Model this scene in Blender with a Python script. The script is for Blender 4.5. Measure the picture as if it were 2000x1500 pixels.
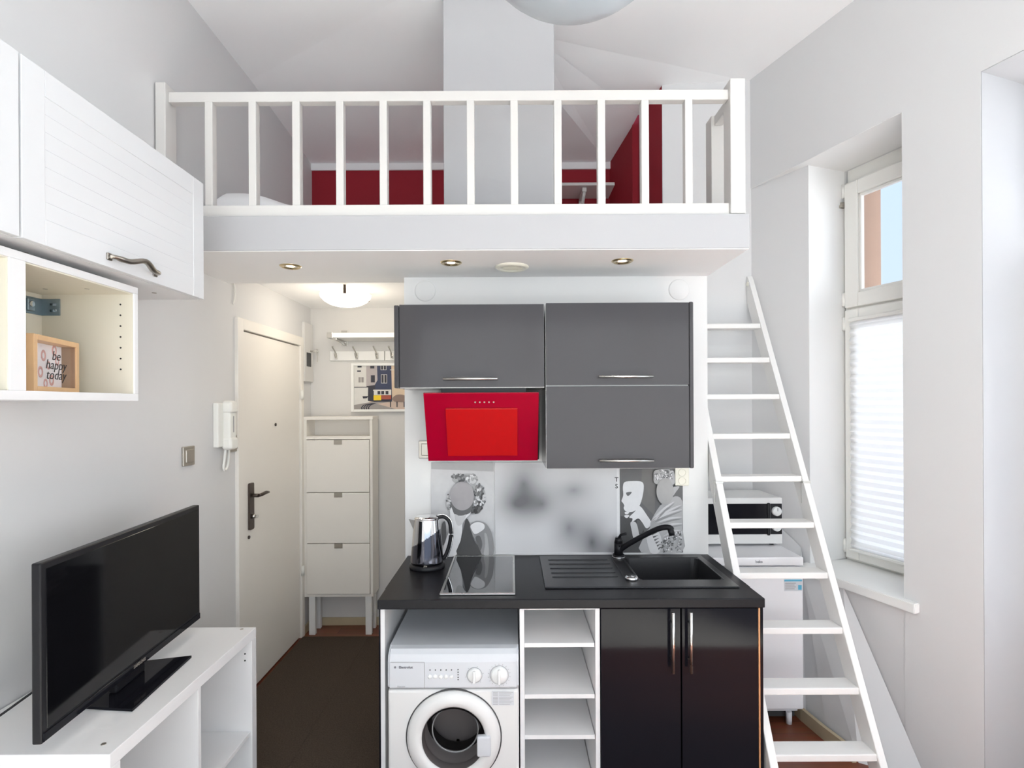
import bpy, bmesh, math, random
from mathutils import Matrix, Vector
PI = math.pi
random.seed(7)
for o in list(bpy.data.objects): bpy.data.objects.remove(o)
scn = bpy.context.scene
COL = scn.collection

# ------------------------------------------------------------------ camera
cd = bpy.data.cameras.new('camera'); cam = bpy.data.objects.new('camera', cd); COL.objects.link(cam)
cam.location = (0, 0, 1.56); cam.rotation_euler = (PI/2, math.radians(0.28), 0)
cd.sensor_width = 36; cd.lens = 36*1060/2000; cd.shift_y = 0.02; cd.clip_start = 0.02
scn.camera = cam
# ------------------------------------------------------------------ world
w = bpy.data.worlds.new('world'); scn.world = w; w.use_nodes = True
nt = w.node_tree; bg = nt.nodes['Background']
tc = nt.nodes.new('ShaderNodeTexCoord'); sp = nt.nodes.new('ShaderNodeSeparateXYZ'); cr = nt.nodes.new('ShaderNodeValToRGB')
nt.links.new(tc.outputs['Generated'], sp.inputs[0]); nt.links.new(sp.outputs['Z'], cr.inputs[0]); nt.links.new(cr.outputs[0], bg.inputs[0])
cr.color_ramp.elements[0].position = 0.0; cr.color_ramp.elements[0].color = (.60, .72, .90, 1)
cr.color_ramp.elements[1].position = 0.7; cr.color_ramp.elements[1].color = (.52, .70, 1, 1)
bg.inputs[1].default_value = 1.0
# ------------------------------------------------------------------ exposure
vs = scn.view_settings; vs.view_transform = 'Standard'; vs.look = 'None'; vs.exposure = 0.37; vs.gamma = 1; vs.use_curve_mapping = False
# ------------------------------------------------------------------ daylight through the windows, plus an added bounce beam
def area(name, loc, look, sx, sy, power, color=(1, 1, 1)):
    l = bpy.data.lights.new(name, 'AREA'); l.shape = 'RECTANGLE'; l.size = sx; l.size_y = sy; l.energy = power; l.color = color
    o = bpy.data.objects.new(name, l); COL.objects.link(o); o.location = loc
    o.rotation_euler = (Vector(look)-Vector(loc)).to_track_quat('-Z', 'Y').to_euler()
    return o
area('rear_window_daylight', (.85, -1.50, 1.75), (.80, .9, 3.9), 3.9, 2.2, 76, (.975, .995, .985))
area('balcony_door_daylight', (2.84, 1.84, 1.45), (.95, 1.18, 1.6), 1.0, 2.5, 5, (.98, .99, 1))
area('niche_window_daylight', (3.83, 2.19, 1.9), (1.72, 2.62, 1.75), 1.2, 2.4, 37, (.98, .99, 1))
sb0 = area('added_bounce_beam', (3.4, 2.5, 3.4), (.6, -.2, 0), .9, 1.2, 235, (.965, .995, .985)); sb0.data.spread = math.radians(44)  # made-up beam onto the unseen floor, to bounce light up to the loft
scn.cycles.diffuse_bounces = 8

# ------------------------------------------------------------------ materials
def mat(name, color, rough=.5, metal=0, coat=0, var=0.0, vscale=8, bump=0.0, bscale=60, emit=None, estr=0, trans=0, ior=1.45, spec=.5):
    m = bpy.data.materials.new(name); m.use_nodes = True; t = m.node_tree; b = t.nodes['Principled BSDF']
    c = tuple(color)+(1,)
    b.inputs['Base Color'].default_value = c; b.inputs['Roughness'].default_value = rough; b.inputs['Metallic'].default_value = metal
    b.inputs['Coat Weight'].default_value = coat; b.inputs['Coat Roughness'].default_value = .03
    b.inputs['IOR'].default_value = ior; b.inputs['Transmission Weight'].default_value = trans
    b.inputs['Specular IOR Level'].default_value = spec
    tcn = t.nodes.new('ShaderNodeTexCoord')
    n = t.nodes.new('ShaderNodeTexNoise'); n.inputs['Scale'].default_value = vscale; n.inputs['Detail'].default_value = 4
    t.links.new(tcn.outputs['Object'], n.inputs['Vector'])
    if var:
        mx = t.nodes.new('ShaderNodeMix'); mx.data_type = 'RGBA'
        mx.inputs['A'].default_value = tuple(x*(1-var) for x in color)+(1,); mx.inputs['B'].default_value = tuple(min(1, x*(1+var)) for x in color)+(1,)
        t.links.new(n.outputs['Fac'], mx.inputs['Factor']); t.links.new(mx.outputs['Result'], b.inputs['Base Color'])
    else:
        mr = t.nodes.new('ShaderNodeMapRange'); mr.inputs['To Min'].default_value = max(0, rough-.03); mr.inputs['To Max'].default_value = min(1, rough+.03)
        t.links.new(n.outputs['Fac'], mr.inputs['Value']); t.links.new(mr.outputs['Result'], b.inputs['Roughness'])
    if bump:
        n2 = t.nodes.new('ShaderNodeTexNoise'); n2.inputs['Scale'].default_value = bscale; n2.inputs['Detail'].default_value = 3
        t.links.new(tcn.outputs['Object'], n2.inputs['Vector'])
        bp = t.nodes.new('ShaderNodeBump'); bp.inputs['Strength'].default_value = bump; bp.inputs['Distance'].default_value = .004
        t.links.new(n2.outputs['Fac'], bp.inputs['Height']); t.links.new(bp.outputs['Normal'], b.inputs['Normal'])
    if emit:
        b.inputs['Emission Color'].default_value = tuple(emit)+(1,); b.inputs['Emission Strength'].default_value = estr
    return m

M = {}
M['wall'] = mat('wall_paint', (.655, .655, .655), .85, var=.012, vscale=2, bump=.08, bscale=25)
M['lowwall'] = mat('wall_paint_white', (.78, .78, .77), .8, var=.01, vscale=2, bump=.05)
M['ceil'] = mat('ceiling_paint', (.90, .90, .90), .9, var=.012, vscale=1.5, bump=.1, bscale=12)
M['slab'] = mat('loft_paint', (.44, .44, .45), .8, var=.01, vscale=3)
M['hall'] = mat('hall_paint', (.68, .67, .655), .85, var=.02, vscale=2)
M['red'] = mat('red_wall_paint', (.30, .010, .022), .75, var=.04, vscale=3)
M['white'] = mat('white_lacquer', (.82, .82, .80), .4, var=.01)
M['railw'] = mat('railing_paint', (.64, .625, .60), .42, var=.015, vscale=5)
M['mel'] = mat('white_melamine', (.77, .77, .77), .35, var=.008)
M['foil'] = mat('white_foil_front', (.70, .71, .72), .3, var=.006)
M['beige'] = mat('beige_melamine', (.70, .665, .56), .5, var=.02)
M['cream'] = mat('cream_door_lacquer', (.80, .77, .72), .4, var=.03, vscale=2)
M['ladder'] = mat('ladder_paint', (.78, .77, .75), .4, var=.015, vscale=6, bump=.04)
M['ggrey'] = mat('gloss_grey', (.064, .062, .065), .12, spec=.18, coat=0, var=.03, vscale=2)
M['gblack'] = mat('gloss_black', (.008, .008, .011), .07, coat=0, spec=.13)
M['black'] = mat('black_plastic', (.010, .010, .012), .38, spec=.3)
M['screen'] = mat('tv_screen', (.004, .004, .005), .07, coat=0, spec=.3)
M['wtop'] = mat('black_laminate', (.010, .010, .012), .35, spec=.22, var=.2, vscale=90, bump=.05, bscale=200)
M['sink'] = mat('graphite_composite', (.020, .020, .022), .28, var=.25, vscale=200, bump=.06, bscale=300)
M['hobg'] = mat('hob_glass', (.006, .006, .007), .03, coat=1)
M['steel'] = mat('brushed_steel', (.62, .61, .58), .28, metal=1)
M['chrome'] = mat('chrome', (.80, .80, .80), .08, metal=1)
M['dchrome'] = mat('dark_chrome', (.10, .10, .12), .10, metal=1, coat=.5)
M['brass'] = mat('satin_brass_nickel', (.55, .45, .27), .28, metal=1)
M['pewter'] = mat('pewter', (.34, .31, .27), .3, metal=1)
M['redg'] = mat('red_glass', (.30, .001, .018), .05, spec=.25, coat=0)
M['redg2'] = mat('red_glass_light', (.42, .006, .008), .06, spec=.35, coat=0)
M['fridgew'] = mat('fridge_white', (.84, .84, .86), .3, var=.006)
M['app'] = mat('appliance_white', (.72, .72, .71), .3, var=.008)
M['app2'] = mat('appliance_panel', (.60, .62, .65), .32, var=.006)
M['grey'] = mat('mid_grey', (.30, .30, .30), .5)
M['dgrey'] = mat('dark_grey', (.06, .06, .06), .5)
M['ink'] = mat('ink', (.02, .02, .02), .6)
M['inkg'] = mat('grey_ink', (.22, .22, .24), .6)
M['bronze'] = mat('bronze_plate', (.085, .065, .055), .38, metal=.6)
M['silver'] = mat('silver_plastic', (.42, .39, .34), .3, metal=.7)
M['sheet'] = mat('bed_linen', (.90, .90, .91), .9, bump=.3, bscale=6)
M['oak'] = mat('light_oak', (.68, .44, .24), .5, var=.12, vscale=25)
M['oakd'] = mat('brown_oak', (.30, .19, .12), .55, var=.15, vscale=30)
M['paper'] = mat('paper', (.90, .87, .90), .8)
M['pink'] = mat('pink_ink', (.72, .42, .40), .8)
M['cord'] = mat('white_plastic', (.80, .80, .76), .4)
M['socket'] = mat('ivory_plastic', (.78, .76, .66), .35)
M['copper'] = mat('copper_edge', (.55, .30, .15), .35, metal=.4)
M['brownext'] = mat('outside_render', (.34, .22, .16), .9, var=.1)
M['pendant'] = mat('pendant_glass', (.40, .45, .49), .35, coat=.3)
M['lampg'] = mat('lit_opal_glass', (.9, .88, .82), .4, emit=(1, .86, .68), estr=1.6)
M['bulb'] = mat('lit_reflector', (.9, .8, .6), .4, emit=(1, .84, .58), estr=3.2)
M['zinc'] = mat('zinc', (.25, .31, .34), .35, metal=.8)
M['bluelab'] = mat('blue_label', (.10, .42, .60), .5)
M['knobw'] = mat('knob_white', (.78, .79, .78), .35)
M['ltblue'] = mat('sash_white', (.80, .79, .75), .35)

def woodfloor():
    m = mat('red_brown_floor', (.20, .06, .03), .3)
    t = m.node_tree; b = t.nodes['Principled BSDF']
    tcn = t.nodes.new('ShaderNodeTexCoord'); mp = t.nodes.new('ShaderNodeMapping'); mp.inputs['Rotation'].default_value = (0, 0, 0)
    br = t.nodes.new('ShaderNodeTexBrick'); br.inputs['Scale'].default_value = 1
    br.inputs['Brick Width'].default_value = 1.2; br.inputs['Row Height'].default_value = .095; br.inputs['Mortar Size'].default_value = .0015
    br.inputs['Color1'].default_value = (.19, .055, .028, 1); br.inputs['Color2'].default_value = (.27, .085, .042, 1); br.inputs['Mortar'].default_value = (.06, .02, .01, 1)
    n = t.nodes.new('ShaderNodeTexNoise'); n.inputs['Scale'].default_value = 6
    mp2 = t.nodes.new('ShaderNodeMapping'); mp2.inputs['Scale'].default_value = (1, 12, 1)
    mx = t.nodes.new('ShaderNodeMix'); mx.data_type = 'RGBA'; mx.blend_type = 'MULTIPLY'; mx.inputs['Factor'].default_value = .5
    t.links.new(tcn.outputs['Object'], mp.inputs[0]); t.links.new(mp.outputs[0], br.inputs['Vector'])
    t.links.new(tcn.outputs['Object'], mp2.inputs[0]); t.links.new(mp2.outputs[0], n.inputs['Vector'])
    t.links.new(br.outputs['Color'], mx.inputs['A']); t.links.new(n.outputs['Color'], mx.inputs['B']); t.links.new(mx.outputs['Result'], b.inputs['Base Color'])
    return m
M['floor'] = woodfloor()
M['bounce_floor'] = mat('pale_bounce_floor', (.74, .70, .64), .5, var=.05, vscale=4)  # unseen near stretch of floor, made pale to bounce light upwards
M['carpet'] = mat('brown_carpet', (.070, .054, .042), 1, var=.55, vscale=160, bump=1.0, bscale=220, spec=.1)

def glassmat(name, tint=(1, 1, 1), refl=.08):
    m = bpy.data.materials.new(name); m.use_nodes = True; t = m.node_tree; t.nodes.remove(t.nodes['Principled BSDF'])
    out = t.nodes['Material Output']; tr = t.nodes.new('ShaderNodeBsdfTransparent'); gl = t.nodes.new('ShaderNodeBsdfGlossy'); mx = t.nodes.new('ShaderNodeMixShader')
    tr.inputs[0].default_value = tuple(tint)+(1,); gl.inputs['Roughness'].default_value = .02
    fr = t.nodes.new('ShaderNodeFresnel'); fr.inputs[0].default_value = 1.45
    ge = t.nodes.new('ShaderNodeNewGeometry'); sb_ = t.nodes.new('ShaderNodeMath'); sb_.operation = 'SUBTRACT'; sb_.inputs[0].default_value = 1; t.links.new(ge.outputs['Backfacing'], sb_.inputs[1])
    mu_ = t.nodes.new('ShaderNodeMath'); mu_.operation = 'MULTIPLY'; t.links.new(fr.outputs[0], mu_.inputs[0]); t.links.new(sb_.outputs[0], mu_.inputs[1])
    t.links.new(mu_.outputs[0], mx.inputs[0]); t.links.new(tr.outputs[0], mx.inputs[1]); t.links.new(gl.outputs[0], mx.inputs[2]); t.links.new(mx.outputs[0], out.inputs[0])
    return m
M['glass'] = glassmat('window_glass')
M['sglass'] = glassmat('smoked_glass', (.38, .36, .36))
M['pglass'] = glassmat('clear_glass')

def blindmat():
    m = bpy.data.materials.new('pleated_fabric'); m.use_nodes = True; t = m.node_tree; t.nodes.remove(t.nodes['Principled BSDF'])
    out = t.nodes['Material Output']; d = t.nodes.new('ShaderNodeBsdfDiffuse'); tl = t.nodes.new('ShaderNodeBsdfTranslucent'); mx = t.nodes.new('ShaderNodeMixShader')
    n = t.nodes.new('ShaderNodeTexNoise'); n.inputs['Scale'].default_value = 300
    cr = t.nodes.new('ShaderNodeValToRGB'); cr.color_ramp.elements[0].color = (.82, .82, .82, 1); cr.color_ramp.elements[1].color = (.92, .92, .92, 1)
    t.links.new(n.outputs['Fac'], cr.inputs[0]); t.links.new(cr.outputs[0], d.inputs[0]); t.links.new(cr.outputs[0], tl.inputs[0])
    mx.inputs[0].default_value = .6
    t.links.new(d.outputs[0], mx.inputs[1]); t.links.new(tl.outputs[0], mx.inputs[2]); t.links.new(mx.outputs[0], out.inputs[0])
    return m
M['blind'] = blindmat()

def blurprint():
    # the soft, out-of-focus photographic print in the middle of the splashback: pale grey with soft dark blobs
    m = mat('blurred_print', (.6, .6, .6), .35, coat=.2); t = m.node_tree; b = t.nodes['Principled BSDF']
    tcn = t.nodes.new('ShaderNodeTexCoord')
    def px(p, q): return ((p-1000)*2.62/1060, 1.56-(q-790)*2.62/1060)
    blobs = [(1022, 945, .075, .11, .52), (1008, 985, .07, .06, .45), (1058, 985, .06, .06, .38), (1120, 958, .07, .05, .42), (1110, 1032, .05, .08, .45), (1155, 1060, .05, .10, .55), (1190, 1075, .05, .05, .35)]
    last = None
    for (p, q, rx, rz, a) in blobs:
        x, z = px(p, q); x -= px(966, 0)[0]; z -= px(0, 1082)[1]
        mp = t.nodes.new('ShaderNodeMapping'); mp.vector_type = 'POINT'
        rx *= 2.9; rz *= 2.6; a = min(1, a*1.2); mp.inputs['Scale'].default_value = (1/rx, 0.0, 1/rz); mp.inputs['Location'].default_value = (-x/rx, 0, -z/rz)
        t.links.new(tcn.outputs['Object'], mp.inputs[0])
        g = t.nodes.new('ShaderNodeTexGradient'); g.gradient_type = 'QUADRATIC_SPHERE'; t.links.new(mp.outputs[0], g.inputs[0])
        mu = t.nodes.new('ShaderNodeMath'); mu.operation = 'MULTIPLY'; mu.inputs[1].default_value = a; t.links.new(g.outputs['Fac'], mu.inputs[0])
        if last is None: last = mu
        else:
            ad = t.nodes.new('ShaderNodeMath'); ad.operation = 'ADD'; t.links.new(last.outputs[0], ad.inputs[0]); t.links.new(mu.outputs[0], ad.inputs[1]); last = ad
    cr = t.nodes.new('ShaderNodeValToRGB'); cr.color_ramp.elements[0].color = (.62, .62, .63, 1); cr.color_ramp.elements[1].color = (.10, .10, .11, 1); cr.color_ramp.elements[1].position = .75
    t.links.new(last.outputs[0], cr.inputs[0]); t.links.new(cr.outputs[0], b.inputs['Base Color'])
    return m
M['blur'] = blurprint()

# ------------------------------------------------------------------ mesh helpers
ORG = {}
class MB:
    def __init__(s, xf=None): s.bm = bmesh.new(); s.xf = xf or Matrix.Identity(4); s.mats = []; s.mi = 0
    def m(s, mt):
        if mt not in s.mats: s.mats.append(mt)
        s.mi = s.mats.index(mt); return s
    def _fin(s, vs, xf=None):
        X = s.xf @ xf if xf is not None else s.xf
        for v in vs: v.co = X @ v.co
        fs = set(f for v in vs for f in v.link_faces)
        for f in fs: f.material_index = s.mi
        return s
    def box(s, a, b, bev=0, xf=None, seg=2):
        a, b = [min(p, q) for p, q in zip(a, b)], [max(p, q) for p, q in zip(a, b)]
        r = bmesh.ops.create_cube(s.bm, size=1); vs = r['verts']
        for v in vs: v.co = Vector([(a[i]+b[i])/2 + v.co[i]*(b[i]-a[i]) for i in range(3)])
        if bev:
            es = list(set(e for v in vs for e in v.link_edges))
            n0 = set(s.bm.verts)
            rr = bmesh.ops.bevel(s.bm, geom=es, offset=bev, segments=seg, affect='EDGES', profile=.5)
            vs = list(set(v for f in rr['faces'] for v in f.verts) | set(v for v in vs if v.is_valid))
        return s._fin(vs, xf)
    def cyl(s, p, q, r, r2=None, n=24, xf=None):
        p, q = Vector(p), Vector(q); d = q-p; r2 = r if r2 is None else r2
        rr = bmesh.ops.create_cone(s.bm, cap_ends=True, segments=n, radius1=r, radius2=r2, depth=d.length)
        R = d.to_track_quat('Z', 'Y').to_matrix().to_4x4(); T = Matrix.Translation((p+q)/2) @ R
        for v in rr['verts']: v.co = T @ v.co
        for f in set(f for v in rr['verts'] for f in v.link_faces):
            if len(f.verts) == 4: f.smooth = True
        return s._fin(rr['verts'], xf)
    def tube(s, pts, r, n=10, xf=None, flat=None):
        pts = [Vector(p) for p in pts]; rings = []
        up = Vector((0, 0, 1)); vs = []
        for i, p in enumerate(pts):
            t = (pts[min(i+1, len(pts)-1)]-pts[max(i-1, 0)]).normalized()
            a = t.cross(up)
            if a.length < .05: a = t.cross(Vector((1, 0, 0)))
            a.normalize(); c = a.cross(t).normalized()
            ri = r[i] if isinstance(r, (list, tuple)) else r
            k = flat or 1
            ring = [s.bm.verts.new(p + a*(ri*math.cos(2*PI*j/n)) + c*(ri*k*math.sin(2*PI*j/n))) for j in range(n)]
            rings.append(ring); vs += ring
        for i in range(len(rings)-1):
            for j in range(n):
                f = s.bm.faces.new((rings[i][j], rings[i][(j+1) % n], rings[i+1][(j+1) % n], rings[i+1][j])); f.smooth = True
        s.bm.faces.new(rings[0][::-1]); s.bm.faces.new(rings[-1])
        return s._fin(vs, xf)
    def lathe(s, prof, n=48, xf=None, cap=True):
        rings = []; vs = []
        for (r, h) in prof:
            if r < 1e-5: v = s.bm.verts.new((0, 0, h)); rings.append([v]); vs.append(v)
            else:
                ring = [s.bm.verts.new((r*math.cos(2*PI*j/n), r*math.sin(2*PI*j/n), h)) for j in range(n)]; rings.append(ring); vs += ring
        for A, B in zip(rings[:-1], rings[1:]):
            for j in range(n):
                k = (j+1) % n
                if len(A) == 1 and len(B) == 1: continue
                if len(A) == 1: f = s.bm.faces.new((A[0], B[k], B[j]))
                elif len(B) == 1: f = s.bm.faces.new((A[j], A[k], B[0]))
                else: f = s.bm.faces.new((A[j], A[k], B[k], B[j]))
                f.smooth = True
        if cap:
            if len(rings[0]) > 1: s.bm.faces.new(rings[0][::-1])
            if len(rings[-1]) > 1: s.bm.faces.new(rings[-1])
        return s._fin(vs, xf)
    def prism(s, poly, z0, z1, xf=None):
        A = [s.bm.verts.new((x, y, z0)) for x, y in poly]; B = [s.bm.verts.new((x, y, z1)) for x, y in poly]; n = len(poly)
        s.bm.faces.new(A[::-1]); s.bm.faces.new(B)
        for i in range(n): s.bm.faces.new((A[i], A[(i+1) % n], B[(i+1) % n], B[i]))
        return s._fin(A+B, xf)
    def poly(s, verts, faces, xf=None, smooth=False):
        V = [s.bm.verts.new(v) for v in verts]
        for f in faces:
            ff = s.bm.faces.new([V[i] for i in f]); ff.smooth = smooth
        return s._fin(V, xf)
    def build(s, name, mt=None, parent=None, recalc=True):
        if mt is not None and not s.mats: s.mats = [mt]
        if recalc: bmesh.ops.recalc_face_normals(s.bm, faces=s.bm.faces)
        L = ORG.get(parent.name if parent else None, Vector((0, 0, 0)))
        if parent:
            for v in s.bm.verts: v.co -= L
        me = bpy.data.meshes.new(name); s.bm.to_mesh(me); s.bm.free()
        for q in s.mats: me.materials.append(q)
        o = bpy.data.objects.new(name, me); COL.objects.link(o)
        if parent: o.parent = parent; ORG[o.name] = L
        else: ORG[o.name] = Vector((0, 0, 0))
        return o

def tag(o, label, cat, group=None, kind=None):
    o['label'] = label; o['category'] = cat
    if group: o['group'] = group
    if kind: o['kind'] = kind
    return o
def thing(name, loc, label, cat, group=None):
    o = bpy.data.objects.new(name, None); COL.objects.link(o); o.location = loc; o.empty_display_size = .05
    ORG[o.name] = Vector(loc); return tag(o, label, cat, group)
def struct(o): o['kind'] = 'structure'; return o
def copy_thing(src, delta, label):
    r = src.copy(); COL.objects.link(r); r.location = Vector(src.location)+Vector(delta); r['label'] = label
    ORG[r.name] = ORG.get(src.name, Vector((0, 0, 0)))+Vector(delta)
    for ch in list(src.children):
        c = ch.copy(); COL.objects.link(c); c.parent = r
        for g in list(ch.children):
            d = g.copy(); COL.objects.link(d); d.parent = c
    return r
T = Matrix.Translation
def front(x, y, z): return T((x, y, z)) @ Matrix.Rotation(PI/2, 4, 'X')          # local x right, y up, z to the room
def leftw(y, z, x=-1.43): return Matrix(((0, 0, 1, x), (1, 0, 0, y), (0, 1, 0, z), (0, 0, 0, 1)))  # on left wall: x along depth, y up, z to the room
def down(x, y, z): return T((x, y, z)) @ Matrix.Rotation(PI, 4, 'X')               # local z downwards
def text_mb(mb, body, size, xf, ext=.0004, shear=0, align='CENTER', bold=0):
    c = bpy.data.curves.new('t', 'FONT'); c.body = body; c.size = size; c.extrude = ext; c.shear = shear; c.align_x = align; c.align_y = 'CENTER'; c.offset = bold
    c.resolution_u = 3; c.space_line = .85
    o = bpy.data.objects.new('t', c); COL.objects.link(o)
    dg = bpy.context.evaluated_depsgraph_get(); me = o.evaluated_get(dg).to_mesh()
    vs = [mb.bm.verts.new(v.co) for v in me.vertices]
    for p in me.polygons:
        try: mb.bm.faces.new([vs[i] for i in p.vertices])
        except ValueError: pass
    o.evaluated_get(dg).to_mesh_clear(); bpy.data.objects.remove(o); bpy.data.curves.remove(c)
    mb._fin(vs, xf); return mb
def smooth(pts, n=6, closed=True):
    out = []; N = len(pts)
    for i in range(N if closed else N-1):
        g = lambda k: Vector(pts[k % N] if closed else pts[max(0, min(N-1, k))])
        p0, p1, p2, p3 = g(i-1), g(i), g(i+1), g(i+2)
        for j in range(n):
            t = j/n
            out.append(.5*((2*p1)+(-p0+p2)*t+(2*p0-5*p1+4*p2-p3)*t*t+(-p0+3*p1-3*p2+p3)*t**3))
    if not closed: out.append(Vector(pts[-1]))
    return [tuple(v) for v in out]
def rrect(x0, y0, x1, y1, r, n=6):
    P = []
    for cx, cy, a in ((x1-r, y1-r, 0), (x0+r, y1-r, 90), (x0+r, y0+r, 180), (x1-r, y0+r, 270)):
        for i in range(n+1):
            t = math.radians(a+90*i/n); P.append((cx+r*math.cos(t), cy+r*math.sin(t)))
    return P
def ell(cx, cy, rx, ry, n=28, rot=0):
    c, s_ = math.cos(rot), math.sin(rot)
    return [(cx+rx*math.cos(2*PI*i/n)*c-ry*math.sin(2*PI*i/n)*s_, cy+rx*math.cos(2*PI*i/n)*s_+ry*math.sin(2*PI*i/n)*c) for i in range(n)]

# ================================================================== SETTING
LW = -1.43
CX, CY = 1.386, 3.14
DV = Vector((.328, -.945)); NV = Vector((.945, .328))
FU = Matrix(((DV.x, 0, -NV.x, CX), (DV.y, 0, -NV.y, CY), (0, 1, 0, 0), (0, 0, 0, 1)))   # window wall: (along, up, into the room)
FP = Matrix(((DV.x, NV.x, 0, CX), (DV.y, NV.y, 0, CY), (0, 0, 1, 0), (0, 0, 0, 1)))     # footprint frame: (along, outwards, up)

struct(MB().m(M['floor']).box((-1.6, .6, -.12), (3.6, 4.1, 0)).m(M['bounce_floor']).box((-1.6, -1.75, -.12), (3.6, .6, 0)).build('floor', None))
# left wall with the entrance door's opening closed by the leaf
b = MB()
b.box((LW-.2, -1.75, 0), (LW, 2.86, 3.5)); b.box((LW-.2, 3.64, 0), (LW, 4.1, 3.5)); b.box((LW-.2, 2.86, 1.965), (LW, 3.64, 3.5)); b.box((LW-.2, 2.86, 0), (LW-.06, 3.64, 1.965))
struct(b.build('wall_left', M['wall']))
# hall back wall
struct(MB().box((LW, 3.86, 0), (-.50, 4.0, 2.25)).build('wall_hall', M['hall']))
# kitchen wall block (carries the loft)
struct(MB().box((-.52, 2.63, 0), (.948, 2.80, 2.18)).box((.87, 2.80, 0), (.948, 3.14, 2.18)).box((-.52, 2.80, 0), (-.44, 3.86, 2.18)).build('wall_kitchen', M['lowwall']))
# hall ceiling + loft platform
struct(MB().box((LW, 2.73, 2.25), (.877, 3.9, 2.32)).build('ceiling_hall', M['ceil']))
b = MB(); b.m(M['slab']).box((LW, 2.17, 2.1805), (.955, 2.74, 2.32), .004); b.box((-.44, 2.74, 2.18), (.955, 3.14, 2.32)); b.m(M['ceil']).box((LW, 2.174, 2.178), (.951, 2.74, 2.1815))  # underside sheet coloured paler to make up for light it lacks
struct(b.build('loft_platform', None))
# walls of the loft
b = MB(); b.m(M['red']).box((LW, 3.9, 2.25), (.73, 4.05, 3.245)); b.m(M['ceil']).box((LW, 3.885, 3.245), (.73, 4.05, 3.40))
struct(b.build('wall_back', None))
b = MB(); b.prism([(.706, 3.92), (.790, 3.50), (.86, 3.50), (.86, 3.92)], 2.3, 3.5); b.prism([(.784, 3.50), (.815, 3.47), (.8765, 3.145), (.8765, 3.5)], 2.3, 3.5)
struct(b.build('wall_loft_right', M['red']))
struct(MB().box((.877, 3.14, 0), (1.75, 3.32, 3.5)).build('wall_right_back', M['wall']))
# window wall
TOP = 2.803
b = MB(FP)
b.prism([(0, 0), (5.3, 0), (5.3, .45), (0, .45)], TOP, 3.5)
b.prism([(-.02, 0), (.344, .054), (.344, .55), (-.1, .55)], 0.0, TOP)
b.prism([(.871, 0), (1.164, 0), (1.164, .35), (.94, .35), (.90, .30)], 0, TOP)
b.prism([(2.25, 0), (5.3, 0), (5.3, .35), (2.25, .35)], 0, TOP)
b.prism([(.344, .004), (.905, .004), (.905, .40), (.344, .40)], 0, .70)
struct(b.build('wall_right', M['wall']))
# bulging foot of the window wall
def U(s, n, z): return (CX+DV.x*s+NV.x*n, CY+DV.y*s+NV.y*n, z)
tp = [U(.0, -.002, 1.0), U(.30, .040, .80), U(.344, -.001, .69), U(.58, -.001, .69)]
bt = [(1.415, 3.14, 0), (1.438, 2.667, 0), (1.460, 2.52, 0), (1.495, 2.352, 0), U(.96, -.001, 0)]
b = MB()
b.poly(tp+bt, [(0, 1, 5, 4), (1, 2, 6, 5), (2, 3, 7, 6), (3, 8, 7)])
struct(b.build('wall_right_foot', M['wall']))
# rear wall (behind the camera) with a wide window opening
b = MB(); b.box((-1.6, -1.75, 0), (3.5, -1.6, .35)); b.box((-1.6, -1.75, 3.15), (3.5, -1.6, 3.5)); b.box((-1.6, -1.75, .35), (-1.15, -1.6, 3.15)); b.box((2.85, -1.75, .35), (3.5, -1.6, 3.15))
struct(b.build('wall_rear', M['wall']))
# ceiling with its folds
V = [(-1.45, -1.75, 3.42), (-1.45, 3.00, 3.352), (-.25, 2.30, 3.402), (.10, 2.70, 3.400), (.80, 3.41, 3.375), (1.80, 3.30, 3.44), (3.6, -1.75, 3.45), (-1.45, 3.95, 3.287), (.73, 3.95, 3.287)]
struct(MB().poly(V, [(0, 1, 2), (0, 2, 6), (2, 3, 6), (6, 3, 5), (3, 4, 5), (1, 7, 2), (7, 8, 2), (8, 3, 2), (8, 4, 3)]).build('ceiling', M['ceil'], recalc=False))
# chimney
struct(MB().box((-.297, 2.40, 2.32), (.194, 2.72, 3.46), .004).build('trim_1', M['slab']))
# baseboards
sk = mat('beige_skirting', (.50, .42, .28), .5, var=.1)
b = MB(); b.box((LW, 3.845, 0), (-.52, 3.86, .055), .003); struct(b.build('baseboard_back', sk))
b = MB(); b.box((LW, 3.66, 0), (LW+.014, 3.845, .055), .003); struct(b.build('baseboard_left', sk))
path = [(1.408, 3.12), (1.428, 2.667), (1.450, 2.52), (1.485, 2.352)]
b = MB()
for (x0, y0), (x1, y1) in zip(path[:-1], path[1:]): b.prism([(x0, y0), (x1, y1), (x1-.018, y1), (x0-.018, y0)], 0, .06)
struct(b.build('baseboard_right', sk))

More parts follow.
